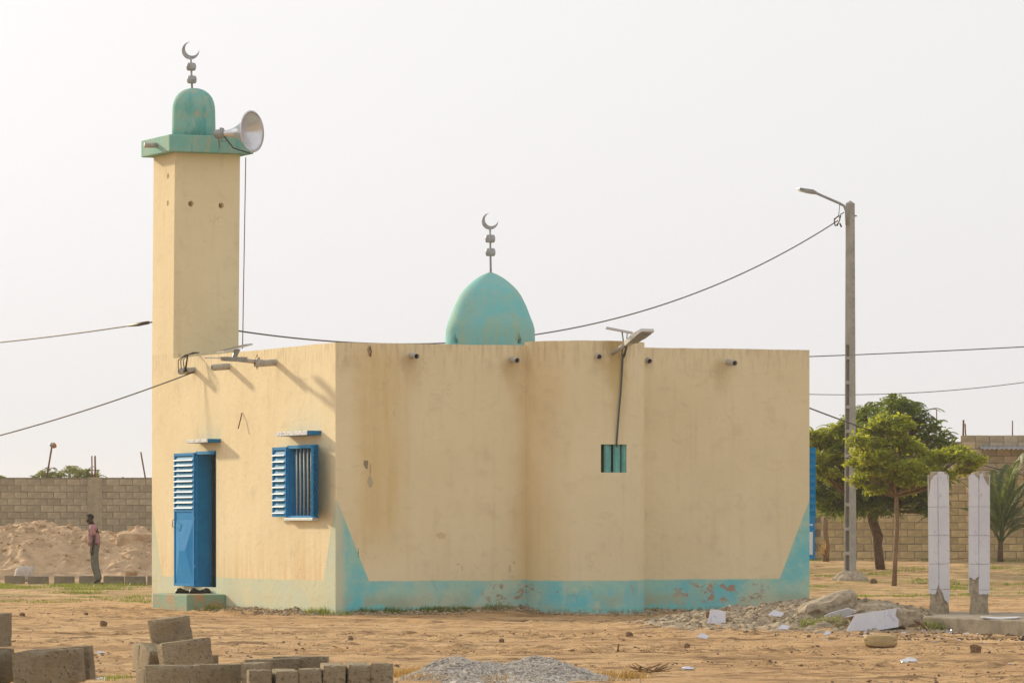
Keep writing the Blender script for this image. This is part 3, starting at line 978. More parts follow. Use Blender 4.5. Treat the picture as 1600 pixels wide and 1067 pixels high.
MB().tube([MH @ Vector((0.0, -0.06, 0.08)), Vector((0.12, -0.08, -0.12)), Vector((0.22, -0.1, -0.25)), Vector((0.38, -0.08, -0.30)), Vector((0.50, 0.05, -0.33))], 0.012, 6).build('lead', MAT['cable_black'], spk)


def cable(name, pts, r, mat, label, cat='cable'):
    o = MB().tube(pts, r, 6).build(name, mat)
    return tag(o, label, cat)


def sag(A, B, s, n=40):
    return [A.lerp(B, k / n) - Vector((0, 0, 4 * s * (k / n) * (1 - k / n))) for k in range(n + 1)]


cable('speaker_wire', sag(at(384, 246, 80.7), at(379, 545, 80.9), 0.0, 6), 0.009, MAT['rust'], 'thin reddish wire hanging straight down beside the minaret')
cable('power_cable', sag(at(372, 517, 81.6), at(1309, 345, 113.8), 1.2, 60), 0.014, MAT['cable_black'], 'black twisted power cable sagging from lamp pole behind the dome to the minaret')
cable('power_cable', sag(at(240, 503, 82.2), at(-120, 545, 92), 0.05, 30), 0.013, MAT['cable_black'], 'black cable leaving the minaret to the left at mid height')
cable('power_cable', sag(at(303, 581, 79.6), at(-120, 709, 86), 0.10, 30), 0.012, MAT['cable_black'], 'black cable running down left from the spout above the door')
cable('overhead_line', sag(at(1180, 560, 150), at(1800, 530, 150), 0.05, 30), 0.018, MAT['cable_black'], 'upper black overhead line crossing behind the lamp pole at parapet height')
cable('overhead_line', sag(at(1180, 612, 150), at(1850, 548, 150), 0.55, 40), 0.013, MAT['cable_black'], 'lower thin overhead line sagging above the trees behind the lamp pole')
cable('power_cable', sag(at(1200, 612, 99), at(1760, 768, 150), 0.35, 40), 0.016, MAT['cable_black'], 'black cable dropping right from the mosque past the lamp pole')
b = MB()
b.tube([at(232, 504, 82.1), at(215, 507, 82.6), at(200, 509, 83)], [0.03, 0.035, 0.02], 6)
tag(b.build('cable_clamp', MAT['cable_black']), 'dark cable clamp on the line just left of the minaret', 'cable clamp')

# ------------------------------------------------------------------ solar lamps on the building
# one standing out of the sunny wall
v = left_v(431); z0 = zl(566, loc2w(0, v).y)
sl = empty('solar_lamp', loc2w(0, v, z0), ang)
tag(sl, 'grey solar lamp on a pipe reaching out from the sunny wall near the minaret', 'solar lamp')
MB().tube([(-0.30, 0, 0.0), (-0.62, 0, 0.03)], 0.034, 10).build('arm', MAT['pipe_grey'], sl)
MB().tube([(-0.24, 0.0, -0.02), (-0.34, 0.0, 0.0)], 0.062, 10).build('joint', MAT['pipe_grey'], sl)
hd = MB().add([(-0.55, -0.07, 0.0), (-0.55, 0.07, 0.0), (-0.9, 0.07, 0.01), (-0.9, -0.07, 0.01), (-0.5, -0.08, 0.075), (-0.5, 0.08, 0.075), (-0.94, 0.08, 0.075), (-0.94, -0.08, 0.075)],
              [(0, 1, 2, 3), (4, 7, 6, 5), (0, 4, 5, 1), (1, 5, 6, 2), (2, 6, 7, 3), (3, 7, 4, 0)]).build('lamp_head', MAT['grey_metal'], sl, bevel=0.01)
MB().box((-1.22, -0.012, 0.045), (-0.93, 0.012, 0.065)).build('antenna_tube', MAT['panel_back'], sl)
Mp = Matrix.Translation((-0.70, 0, 0.215)) @ Matrix.Rotation(math.radians(-14), 4, 'Y')
pn = MB().box((-0.25, -0.17, -0.012), (0.25, 0.17, 0.012), Mp).build('solar_panel', MAT['panel_back'], sl)
MB().box((-0.24, -0.16, 0.0125), (0.24, 0.16, 0.017), Mp).build('solar_cells', MAT['panel_glass'], pn)
MB().add([(-0.66, 0, .07), (-0.74, 0, .07), (-0.70, 0, .2), (-0.60, 0, .2), (-0.66, .02, .07), (-0.74, .02, .07), (-0.70, .02, .2), (-0.60, .02, .2)],
         [(0, 1, 2, 3), (7, 6, 5, 4), (0, 4, 5, 1), (1, 5, 6, 2), (2, 6, 7, 3), (3, 7, 4, 0)]).build('panel_strut', MAT['grey_metal'], sl)
MB().tube([(-0.30, -0.02, .05), (-0.33, -.03, .12), (-0.37, -.03, .02), (-0.33, -.03, -.12), (-0.30, -.03, -.05), (-0.28, -.02, .08)], 0.006, 5).build('tie_wire', MAT['rust'], sl)
# tangle of wire at the spout above the door
v2 = left_v(304); w0 = loc2w(-0.18, v2, zl(578, loc2w(0, v2).y))
b = MB()
for k in range(3):
    b.tube([w0 + Vector((-0.1 + .05 * k, -.05, 0.02)), w0 + Vector((-0.10 + .04 * k, -.06, 0.16)), w0 + Vector((0.02 + .02 * k, -.04, 0.25)), w0 + Vector((0.14, -.03, 0.27 + .01 * k)), w0 + Vector((0.25, -.02, 0.29))], 0.009, 5)
b.tube([w0 + Vector((0.06, -.04, 0.26)), w0 + Vector((0.04, -.06, .12)), w0 + Vector((0.02, -.06, -.03))], 0.016, 5)
b.tube([w0 + Vector((0.0, -.09, -.05)), w0 + Vector((0.02, -.1, .06)), w0 + Vector((.05, -.08, -.03))], 0.012, 5)
tag(b.build('wire_tangle', MAT['cable_black']), 'tangle of black wire tied round the spout above the door', 'wire')

# one on the niche
p0 = at(957, 552, 74.35); p1 = at(981, 536, 74.0); p2 = at(1012, 516, 73.55)
sl = empty('solar_lamp', p0)
tag(sl, 'tilted solar lamp on the parapet of the rounded niche', 'solar lamp')
MB().tube([p0 - p0 + Vector((0, .05, -.0)), p1 - p0], 0.036, 10).build('arm', MAT['pipe_grey'], sl)
d = (p2 - p1).normalized(); MH2 = Matrix.Translation(p1 - p0) @ d.to_track_quat('X', 'Z').to_matrix().to_4x4()
Lh = (p2 - p1).length
hd = MB().add([MH2 @ Vector(q) for q in ((-.03, -.05, -.035), (-.03, .05, -.035), (Lh * .55, .12, -.04), (Lh, .12, -.02), (Lh, -.12, -.02), (Lh * .55, -.12, -.04),
                                        (-.03, -.05, .035), (-.03, .05, .035), (Lh * .55, .12, .035), (Lh, .12, .025), (Lh, -.12, .025), (Lh * .55, -.12, .035))],
              [(0, 1, 2, 5), (5, 2, 3, 4), (6, 11, 8, 7), (11, 10, 9, 8), (0, 6, 7, 1), (1, 7, 8, 2), (2, 8, 9, 3), (3, 9, 10, 4), (4, 10, 11, 5), (5, 11, 6, 0)]).build('lamp_head', MAT['panel_back'], sl)
MB().box((0.12, -0.09, -0.047), (Lh * .9, 0.09, -0.038), MH2).build('lamp_glass', MAT['grey_metal'], hd)
pc = at(967, 516.5, 74.2) - p0
Mp = Matrix.Translation(pc) @ Matrix.Rotation(math.radians(11), 4, 'Y') @ Matrix.Rotation(math.radians(1), 4, 'X')
pn = MB().box((-0.21, -0.2, -0.012), (0.22, 0.2, 0.012), Mp).build('solar_panel', MAT['panel_back'], sl)
MB().box((-0.2, -0.19, 0.0125), (0.21, 0.19, 0.017), Mp).build('solar_cells', MAT['panel_glass'], pn)
MB().tube([at(972, 519, 74.1) - p0, at(974, 533, 74.1) - p0], 0.012, 6).build('panel_strut', MAT['grey_metal'], sl)
MB().tube([at(980, 520, 74.0) - p0, at(979, 534, 74.05) - p0], 0.010, 6).build('panel_strut', MAT['grey_metal'], sl)


def on_niche(px, py, out=0.02):
    """point on the rounded face of the niche seen at the pixel"""
    cw = loc2w(*NC)
    Yv = 74.6
    for _ in range(4):
        X_ = (px - 800) * Yv / FPX
        dx = min(max(X_ - cw.x, -NR * .98), NR * .98)
        Yv = cw.y - math.sqrt((NR + out) ** 2 - dx * dx)
    return at(px, py, Yv)


pts = [at(980, 537, 74.0), on_niche(977, 548, .06), on_niche(973, 560), on_niche(972, 580, .03), on_niche(970, 612, .03), on_niche(967, 645, .03), on_niche(965, 672, .03), on_niche(963.5, 692, .02), on_niche(963, 700, -.06)]
cable('lamp_cable', pts, 0.016, MAT['cable_grey'], 'grey cable running down the niche from solar lamp to turquoise vent')
b = MB().tube([at(976, 541, 74.0), on_niche(972, 548, .08), on_niche(972, 556, .05), on_niche(976, 557, .05), at(980, 541, 74.0)], 0.010, 5)
tag(b.build('wire_loop', MAT['cable_grey']), 'small loop of grey wire under the niche solar lamp', 'wire')
# wire ends poking out of the walls
for px, py, dx, dy, lab in ((578, 545, 3, 14, 'short dark rod stub sticking out high on the front wall near the corner'), ):
    u = front_u(px); z = zl(py, 74.4); q = loc2w(u, -0.01, z)
    tag(MB().tube([q, q + Vector((.02, -.05, -.06)), q + Vector((0.0, -.06, -.14))], 0.010, 5).build('rebar_stub', MAT['rust']), lab, 'rebar')
v = left_v(379); q = loc2w(-0.01, v, zl(645, loc2w(0, v).y))
tag(MB().tube([q, q + Vector((-.02, -.04, -.10)), q + Vector((-.06, -.04, -.26))], 0.010, 5).build('rebar_stub', MAT['rust']), 'bent rusty wire stub on the sunny wall between door and window', 'rebar')

# shoes on the doorstep -------------------------------------------------
for k, (dx, dyv, rz, lab) in enumerate(((-0.40, 0.22, 0.3, 'leftmost black shoe on the doorstep'), (-0.25, 0.10, -0.4, 'middle black shoe on the doorstep under the door edge'), (-0.12, 0.12, 0.9, 'rightmost black shoe on the doorstep against the wall'))):
    c = loc2w(dx, sv0 + 0.55 + dyv * 2, 0.272)
    s_ = MB()
    rings = [(-0.13, .030, .045), (-0.10, .040, .085), (-0.05, .040, .10), (0.0, .042, .075), (.06, .048, .055), (.11, .042, .045), (.135, .02, .03)]
    vs = []; fs = []; m_ = 10
    for x, w, h in rings:
        for j in range(m_):
            a = 2 * math.pi * j / m_
            vs.append((x, w * math.cos(a), max(0.0, h / 2 + h / 2 * math.sin(a))))
    for i in range(len(rings) - 1):
        for j in range(m_):
            fs.append((i * m_ + j, i * m_ + (j + 1) % m_, (i + 1) * m_ + (j + 1) % m_, (i + 1) * m_ + j))
    fs += [tuple(range(m_)), tuple(range((len(rings) - 1) * m_, len(rings) * m_))]
    s_.add(vs, fs, True)
    o = s_.build('shoe', MAT['shoe_black'])
    o.location = c; o.rotation_euler = (0, 0, rz + k); tag(o, lab, 'shoe', 'black shoes on the doorstep')

# ------------------------------------------------------------------ lamp pole
PY = 114.0
pb = at(1328.5, 909, PY)
pole = empty('lamp_pole', (pb.x, pb.y, gzs(pb.x, pb.y)), math.radians(45))
tag(pole, 'tall tapering concrete lamp pole with ladder recesses right of the mosque', 'lamp pole')
PH = zl(318, PY) - gzs(pb.x, pb.y)


def taper(bm_):
    bm_.v = [(x * (1 - 0.26 * max(0, z) / PH), y * (1 - 0.26 * max(0, z) / PH), z) for x, y, z in bm_.v]
    return bm_


PW, PT = 0.108, 0.100
b = MB()
zr = zl(545, PY)
# local -x face is the ladder side after the 45 degree turn; the plain side is -y
nzs = 8
b.box((-PW + 0.12, -PT, 0), (PW, PT, zr))
b.box((-PW, -PT, zr), (PW, PT, PH))
b.add([(-PW, -PT, PH), (PW, -PT, PH), (PW, PT, PH), (-PW, PT, PH), (0, 0, PH + 0.07)], [(0, 1, 4), (1, 2, 4), (2, 3, 4), (3, 0, 4), (3, 2, 1, 0)])
taper(b).build('shaft', MAT['pole_concrete'], pole)
b = MB(); b.box((-PW, -PT, 0), (-PW + 0.121, -PT + 0.035, zr - .001)); taper(b).build('flange', MAT['pole_concrete'], pole)
b = MB(); b.box((-PW, PT - 0.035, 0), (-PW + 0.121, PT, zr - .001)); taper(b).build('flange', MAT['pole_concrete'], pole)
z = 0.02
while z < zr - 0.2:
    b = MB(); b.box((-PW + 0.001, -PT + 0.034, z), (-PW + 0.1205, PT - 0.034, z + 0.08)); taper(b).build('rung', MAT['pole_concrete'], pole)
    z += 0.585
for k in range(22):
    zz = PH - 0.25 - 0.17 * k
    f_ = 1 - 0.26 * zz / PH
    MB().tube([(0.03, -PT * f_ - 0.002, zz), (0.03, -PT * f_ + 0.02, zz)], 0.014, 8).build('bolt_hole', MAT['cable_black'], pole)
# arm and head, in world axes
inv = Matrix.Translation(pole.location) @ Matrix.Rotation(math.radians(45), 4, 'Z')
inv = inv.inverted()
aY = PY - 0.05
arm = [at(1323, 352, aY - .1), at(1322, 330, aY - .1), at(1319, 322, aY - .1), at(1312, 318, aY - .1), at(1273, 301, aY - .4)]
MB().tube([inv @ p for p in arm], 0.032, 8).build('lamp_arm', MAT['grey_metal'], pole)
A, B_ = inv @ at(1275, 302, aY - .4), inv @ at(1247, 294.5, aY - .6)
dd = (B_ - A); Lh = dd.length; Mx = Matrix.Translation(A) @ dd.normalized().to_track_quat('X', 'Z').to_matrix().to_4x4()
hd = MB().add([Mx @ Vector(q) for q in ((0, -.05, -.03), (0, .05, -.03), (Lh * .35, .10, -.045), (Lh, .09, -.01), (Lh, -.09, -.01), (Lh * .35, -.10, -.045),
                                        (0, -.05, .03), (0, .05, .03), (Lh * .3, .10, .05), (Lh, .09, .01), (Lh, -.09, .01), (Lh * .3, -.10, .05))],
              [(0, 1, 2, 5), (5, 2, 3, 4), (6, 11, 8, 7), (11, 10, 9, 8), (0, 6, 7, 1), (1, 7, 8, 2), (2, 8, 9, 3), (3, 9, 10, 4), (4, 10, 11, 5), (5, 11, 6, 0)]).build('lamp_head', MAT['grey_metal'], pole)
MB().box((Lh * .4, -.07, -.052), (Lh * .95, .07, -.03), Mx).build('lamp_glass', MAT['pale_paint'], hd)
b = MB()
b.tube([inv @ at(1312, 320, aY - .1), inv @ at(1311, 332, aY - .1), inv @ at(1309.5, 340, aY - .1)], 0.010, 5)
for k in range(3):
    b.tube([inv @ at(*q, aY - .1 - .03 * k) for q in ((1304, 343), (1308, 339), (1312 + k, 337), (1311.5, 345), (1308, 351 + k), (1305, 353), (1303.5, 347), (1304, 341))], 0.016, 5)
b.tube([inv @ at(1312, 349, aY), inv @ at(1315, 355, aY)], 0.022, 6)
b.tube([inv @ at(1312, 336, aY), inv @ at(1319, 332, aY)], 0.012, 5)
b.build('cable_coil', MAT['cable_black'], pole)
MB().tube([inv @ at(1334, 337.5, PY), inv @ at(1339, 337.5, PY)], 0.02, 6).build('bolt', MAT['grey_metal'], pole)
# footing
b = MB(); n1 = 26
vs = []; fs = []
for i, (r, z) in enumerate(((0.46, -0.12), (0.40, 0.05), (0.30, 0.13), (0.22, 0.20), (0.14, 0.235), (0.02, 0.24))):
    for k in range(n1):
        a = 2 * math.pi * k / n1
        q = r * (1 + 0.22 * float(vnoise(math.cos(a) * 2.5 + 5, math.sin(a) * 2.5 + i * .3, 21)))
        vs.append((q * math.cos(a), q * math.sin(a), z + 0.03 * float(vnoise(k * .9, i * 1.3, 3))))
for i in range(5):
    for k in range(n1): fs.append((i * n1 + k, i * n1 + (k + 1) % n1, (i + 1) * n1 + (k + 1) % n1, (i + 1) * n1 + k))
fs.append(tuple(range(5 * n1, 6 * n1)))
b.add(vs, fs); b.build('footing', MAT['broken_concrete'], pole)


# ------------------------------------------------------------------ block walls
def block_meshes(L, T, H, mat, nvar=3, bev=0.0, jit=0.006, seed=0):
    out = []
    r = random.Random(seed)
    for k in range(nvar):
        b = MB().box((-L / 2, -T / 2, -H / 2), (L / 2, T / 2, H / 2))
        b.v = [tuple(c + r.uniform(-jit, jit) for c in p) for p in b.v]
        o = b.build('tmp', mat, None, bevel=bev)
        out.append(o.data); bpy.data.objects.remove(o)
    return out


def block_wall(name, label, X0, X1, Yw, z0, rows, bl, bh, mat, T=0.15, join=0.022, skip=None, post=None, row_z=None, seed=1):
    w = empty(name, ((X0 + X1) / 2, Yw, z0))
    tag(w, label, 'wall')
    ox = (X0 + X1) / 2
    MB().box((X0 - ox, 0.012, 0), (X1 - ox, T - 0.012, rows * bh)).build('mortar_core', MAT['mortar'], w)
    ms = block_meshes(bl - join, T, bh - join, mat, 4, 0.0, 0.006, seed)
    r = random.Random(seed)
    for j in range(rows):
        x = X0 + (0 if j % 2 == 0 else -bl / 2)
        while x < X1 - 0.05:
            cx_ = x + bl / 2
            if cx_ > X0 and cx_ < X1 + bl * .4:
                if not (skip and skip(cx_, z0 + (j + .5) * bh)):
                    o = link('block', ms[r.randrange(4)], None, w)
                    o.location = (cx_ - ox + r.uniform(-.006, .006), T / 2 + r.uniform(-.008, .008), (j + .5) * bh + r.uniform(-.004, .004))
            x += bl
    return w


lw = block_wall('block_wall', 'grey brown concrete block wall behind the earth heap at left', -16.6, -10.1, 145.0, 0.0, 14, 0.402, 0.202, MAT['grey_block'], seed=3)
px_post = at(149, 820, 145).x
MB().box((px_post - 0.22 - (-13.35), -0.03, 0), (px_post + 0.22 - (-13.35), 0.16, 2.88)).build('concrete_post', MAT['grey_block'], lw)
MB().box((-3.3, 0.0, 2.83), (3.3, 0.14, 2.865)).build('mortar_cap', MAT['mortar'], lw)

rw = block_wall('block_wall', 'yellowish concrete block wall behind the trees at right', 7.3, 16.4, 131.0, 0.3, 13, 0.40, 0.198, MAT['yellow_block'], seed=5,
                skip=lambda x, z: x < 8.35 and z < 2.5)
# gate beside it, seen past the corner of the mosque
gt = at(1268, 865, 130.85)
gate = empty('metal_gate', (7.9, 130.85, 0.45))
tag(gate, 'blue metal gate with white lower panel in the right block wall', 'gate')
MB().box((-0.44, -0.03, 0.02), (0.44, 0.03, 2.1)).build('gate_leaf', BL, gate, bevel=0.01)
MB().box((-0.34, -0.04, 0.15), (0.38, -0.031, 0.78)).build('white_panel', MAT['white_litter'], gate)
MB().box((-0.34, -0.04, 0.95), (0.38, -0.031, 1.0)).build('rail', MAT['pale_paint'], gate)

# house behind the right wall
HY = 134.5
hX0, hX1 = at(1436, 0, HY).x, at(1680, 0, HY).x
house = empty('block_house', ((hX0 + hX1) / 2, HY, 0.4))
tag(house, 'grey block house with flat roof edge rising behind the right wall', 'house')
hx = (hX0 + hX1) / 2
HT = zl(690, HY) - 0.4
MB().box((hX0 - hx, 0.02, 0), (hX1 - hx, 5, HT)).build('wall', MAT['concrete'], house)
ms = block_meshes(0.38, 0.04, 0.18, MAT['grey_house_block'], 4, 0, 0.006, 9)
for j in range(8):
    z = HT - 0.1 - j * 0.2
    x = hX0 + (0.2 if j % 2 else 0.0)
    while x < hX1 - .2:
        if x > at(1500, 0, HY).x - (0.3 if j < 3 else 9):
            o = link('block', ms[rnd.randrange(4)], None, house); o.location = (x + .2 - hx, 0.01, z)
        x += 0.4
xr = at(1502, 0, HY).x
for k in range(16):
    x = xr + .2 + 0.4 * k
    if x > hX1: break
    o = link('block', ms[rnd.randrange(4)], None, house); o.location = (x - hx, 0.02 + .0, HT + 0.09)
MB().box((xr - hx, 0.03, HT), (hX1 - hx, 0.2, HT + 0.17)).build('parapet', MAT['mortar'], house)
# tin awning under the parapet
aw = MB(); nA = 60
zA = zl(698, HY)
xa0, xa1 = at(1530, 0, HY).x - hx, hX1 - hx
vs = []; fs = []
for k in range(nA + 1):
    x = xa0 + (xa1 - xa0) * k / nA
    w_ = 0.02 * math.sin(k * math.pi / 1.5)
    vs += [(x, -0.55, zA - 0.46 + w_), (x, 0.02, zA - 0.36 + w_), (x, -0.55, zA - 0.475 + w_), (x, 0.02, zA - 0.375 + w_)]
for k in range(nA):
    a = k * 4; fs += [(a, a + 4, a + 5, a + 1), (a + 2, a + 3, a + 7, a + 6), (a, a + 2, a + 6, a + 4)]
aw.add(vs, fs); aw.build('tin_awning', MAT['sheet_metal'], house, fix=False)


def rod(p, q, r, label, name='rebar_rod'):
    o = MB().tube([p, q], r, 6).build(name, MAT['rust'])
    tag(o, label, 'rebar')
    return o


rod(at(1505, 684, HY + .3), at(1505.5, 656, HY + .3), 0.03, 'paired starter bar on the roof of the right house, left of the two', 'rebar_rod')
rod(at(1509, 684, HY + .3), at(1508, 662, HY + .3), 0.02, 'shorter starter bar on the right house roof beside the taller one', 'rebar_rod')
rod(at(1463.5, 694, HY + .5), at(1463.5, 640, HY + .5), 0.016, 'tall thin mast on the roof of the right house nearest the trees', 'mast')
rod(at(1582, 680, HY + .3), at(1582, 657, HY + .3), 0.018, 'lone thin starter bar at the far right of the house roof')
rod(at(72, 752, 145.1), at(81, 698, 145.1), 0.03, 'leaning rod with rag on top above the left block wall')
b = MB().lathe([(0.02, -0.08), (0.09, -0.05), (0.08, 0.04), (0.02, 0.09)], 7, Matrix.Translation(at(84, 696, 145.05)))
tag(b.build('rag', MAT['orange_cloth']), 'orange rag tied to the leaning rod above the left wall', 'rag')
b = MB().lathe([(0.02, -0.07), (0.06, -0.03), (0.06, 0.05), (0.02, 0.08)], 7, Matrix.Translation(at(80.5, 695, 145.0)))
tag(b.build('tin_can', MAT['sheet_metal']), 'small pale tin on top of the leaning rod above the left wall', 'tin')
rod(at(144, 752, 145.1), at(143.5, 712, 145.1), 0.022, 'left one of two upright starter bars on the left wall post')
rod(at(149, 752, 145.1), at(148.5, 712, 145.1), 0.030, 'right one of two upright starter bars on the left wall post')
rod(at(228, 752, 145.1), at(220, 706, 145.1), 0.026, 'leaning starter bar on the left wall nearest the mosque')
rod(at(192, 750, 145.1), at(192, 745, 145.1), 0.03, 'stub of starter bar on the left wall right of the man')

# ------------------------------------------------------------------ earth heap at left
MX0, MX1, MY0, MY1 = -17.0, -8.0, 117.5, 131.0
xs = np.linspace(MX0, MX1, 320); ys = np.linspace(MY0, MY1, 260)
HXX, HYY = np.meshgrid(xs, ys)
pxs = HXX / 124.0 * FPX + 800
ridge = np.interp(pxs, [-200, -60, 0, 55, 90, 130, 165, 180, 195, 225, 245, 300], [0.9, 1.25, 1.36, 1.44, 1.34, 1.28, 1.22, 1.12, 1.20, 1.32, 1.2, 0.6])
prof_y = sstep(MY0, 124, HYY) ** 0.8 * (1 - 0.75 * sstep(125.5, MY1, HYY))
hz_ = ridge * prof_y
act = np.minimum(1, hz_ * 2)
def ridged(x, y, sd): return 1 - 2 * np.abs(2 * vnoise(x, y, sd))
hz_ = hz_ * (1 + 0.12 * vnoise(HXX * 0.8, HYY * 0.5, 31))
hz_ = hz_ + act * (0.07 * ridged(HXX * 1.1 + HYY * .3, HYY * 0.6, 32) + 0.05 * ridged(HXX * 2.7, HYY * 1.4, 33) + 0.07 * vnoise(HXX * 4.5, HYY * 3, 35) + 0.06 * vnoise(HXX * 9, HYY * 7, 34))
edge = sstep(MX0, MX0 + 1, HXX) * (1 - sstep(MX1 - .7, MX1, HXX)) * sstep(MY0, MY0 + .8, HYY) * (1 - sstep(MY1 - 1, MY1, HYY))
hz_ = hz_ * edge - 0.08
nx_, ny_ = 320, 260
ii, jj = np.meshgrid(np.arange(nx_ - 1), np.arange(ny_ - 1)); a0 = (jj * nx_ + ii).ravel()
o = np_mesh('earth_heap', np.stack([HXX.ravel(), HYY.ravel(), hz_.ravel()], 1), np.stack([a0, a0 + 1, a0 + nx_ + 1, a0 + nx_], 1), MAT['mound_earth'], smooth=True)
tag(o, 'long heap of reddish excavated earth in front of the left wall', 'earth heap')


def ico(sub=1):
    bm = bmesh.new(); bmesh.ops.create_icosphere(bm, subdivisions=sub, radius=1.0)
    V = np.array([v.co[:] for v in bm.verts]); F = np.array([[v.index for v in f.verts] for f in bm.faces]); bm.free()
    return V, F


IV, IF = ico(1); IV2, IF2 = ico(2); IV3, IF3 = ico(3)


def chunk(name, mat, size, loc, seed, boxy=0.6, rough=0.25, rot=(0, 0, 0), sub=3, parent=None):
    V, F = (IV3, IF3) if sub == 3 else (IV2, IF2)
    V = V.copy()
    m = np.abs(V).max(1, keepdims=True)
    V = V * (1 - boxy) + V / m * boxy * 0.85
    n_ = (vnoise(V[:, 0] * 2 + seed * 3.1, V[:, 1] * 2 + V[:, 2] * 1.7, seed) + 0.5 * vnoise(V[:, 0] * 5 + V[:, 2] * 3, V[:, 1] * 5 - V[:, 2] * 4, seed + 1))
    V = V * (1 + rough * n_[:, None]) * (np.array(size) / 2)
    o = np_mesh(name, V, F, mat, parent)
    o.location = loc; o.rotation_euler = rot
    return o


o = chunk('earth_boulder', MAT['mound_earth'], (1.15, 1.0, 0.9), at(212, 856, 122.6), 41, 0.45, 0.3)
tag(o, 'big rounded lump of earth at the heap beside the mosque wall', 'boulder')
o = chunk('earth_lump', MAT['mound_earth'], (0.34, 0.3, 0.2), at(205, 896, 117.3), 43, 0.2, 0.5)
tag(o, 'small earth lump at the foot of the heap right of the man', 'clod')

MOUND = (HXX.copy(), HYY.copy(), hz_.copy())
# white sack in front of the heap
b = MB(); vs = []; fs = []; m_ = 18
for i, (w, t_, z) in enumerate(((.20, .13, 0), (.23, .16, .06), (.235, .15, .18), (.22, .12, .30), (.20, .07, .36), (.17, .02, .375))):
    for k in range(m_):
        a = 2 * math.pi * k / m_
        q = 1 + 0.14 * float(vnoise(math.cos(a) * 3 + i, math.sin(a) * 3 + i * .7, 51))
        vs.append((w * q * math.cos(a) + .02 * i, t_ * q * math.sin(a), z * (1 + .05 * math.sin(3 * a))))
for i in range(5):
    for k in range(m_): fs.append((i * m_ + k, i * m_ + (k + 1) % m_, (i + 1) * m_ + (k + 1) % m_, (i + 1) * m_ + k))
fs += [tuple(range(m_)), tuple(range(5 * m_, 6 * m_))]
b.add(vs, fs, True)
o = b.build('sack', MAT['sack_white']); q = at(35, 905, 117.0); o.location = (q.x, q.y, 0.02)
tag(o, 'dirty white sack slumped at the foot of the earth heap', 'sack')

# kerb of loose blocks
KY = 113.6
km = block_meshes(0.48, 0.2, 0.20, MAT['kerb_block'], 4, 0.012, 0.008, 4)
labs = {}
ks = [(-22, 0), (22, 1), (59.5, 2), (100, 3), (139, 0), (177, 1), (211, 2), (246, 3)]
names = ['leftmost block of the kerb row, cut by the picture edge', 'second kerb block from the left, in front of the white sack', 'third kerb block from the left, right of the white sack',
         'fourth kerb block from the left, left of the man', 'kerb block directly behind the feet of the man', 'kerb block first to the right of the man', 'kerb block second to the right of the man', 'rightmost kerb block, touching the mosque edge']
for k, (px, mi) in enumerate(ks):
    q = at(px, 911, KY)
    o = link('kerb_block', km[mi], None); o.location = (q.x, KY + 0.12 + rnd.uniform(-.03, .03), 0.095 + rnd.uniform(0, .01)); o.rotation_euler = (0, 0, rnd.uniform(-.06, .10))
    tag(o, names[k], 'concrete block', 'loose kerb blocks along the earth heap')

# ------------------------------------------------------------------ the man
fe = at(151, 913, 112.6)
man = empty('person', (fe.x, fe.y, gzs(fe.x, fe.y) + 0.005))
tag(man, 'man in faded pink shirt and grey trousers standing in profile by kerb blocks', 'person')


def skin(name, verts, edges, radii, mat, parent, sub=2, root=0):
    me = bpy.data.meshes.new(name); me.from_pydata(verts, edges, []); me.update()
    o = link(name, me, mat, parent)
    m = o.modifiers.new('skin', 'SKIN'); m.use_smooth_shade = True
    for i, r in enumerate(radii):
        sv = me.skin_vertices[0].data[i]; sv.radius = r if isinstance(r, tuple) else (r, r); sv.use_root = (i == root)
    s = o.modifiers.new('sub', 'SUBSURF'); s.levels = sub; s.render_levels = sub
    bpy.context.view_layer.update()
    dg = bpy.context.evaluated_depsgraph_get()
    nm = bpy.data.meshes.new_from_object(o.evaluated_get(dg)); o.modifiers.clear(); o.data = nm
    if not nm.materials: nm.materials.append(mat)
    for p in nm.polygons: p.use_smooth = True
    return o


V = [(-.055, 0, .92), (-.06, 0, 1.08), (-.075, 0, 1.24), (-.085, 0, 1.36), (-.115, 0, 1.44), (-.15, 0, 1.505), (-.165, 0, 1.575), (-.16, 0, 1.63),   # 0-7 spine head
     (-.225, 0, 1.535), (-.26, 0, 1.545),            # 8 jaw/face, 9 nose
     (-.075, -.17, 1.36), (-.045, -.20, 1.10), (-.075, -.185, .87), (-.085, -.18, .80),    # near arm 10-13
     (-.075, .17, 1.36), (.03, .20, 1.12), (.035, .16, .93), (.01, .14, .86),              # far arm 14-17
     (-.05, -.085, .86), (-.065, -.09, .48), (.04, -.09, .09), (-.06, -.09, .045),          # near leg 18-21
     (-.05, .085, .86), (-.035, .09, .48), (.07, .09, .09), (-.03, .09, .045)]
E = [(0, 1), (1, 2), (2, 3), (3, 4), (4, 5), (5, 6), (6, 7), (5, 8), (8, 9), (3, 10), (10, 11), (11, 12), (12, 13), (3, 14), (14, 15), (15, 16), (16, 17), (0, 18), (18, 19), (19, 20), (20, 21), (0, 22), (22, 23), (23, 24), (24, 25)]
Rr = [(.10, .14), (.095, .13), (.10, .145), (.085, .13), .056, (.08, .07), (.095, .075), (.07, .06), (.05, .045), .018,
      .052, .042, .032, .03, .052, .042, .032, .03, .075, .055, .04, .035, .075, .055, .04, .035]
body = skin('body', V, E, Rr, MAT['skin'], man)
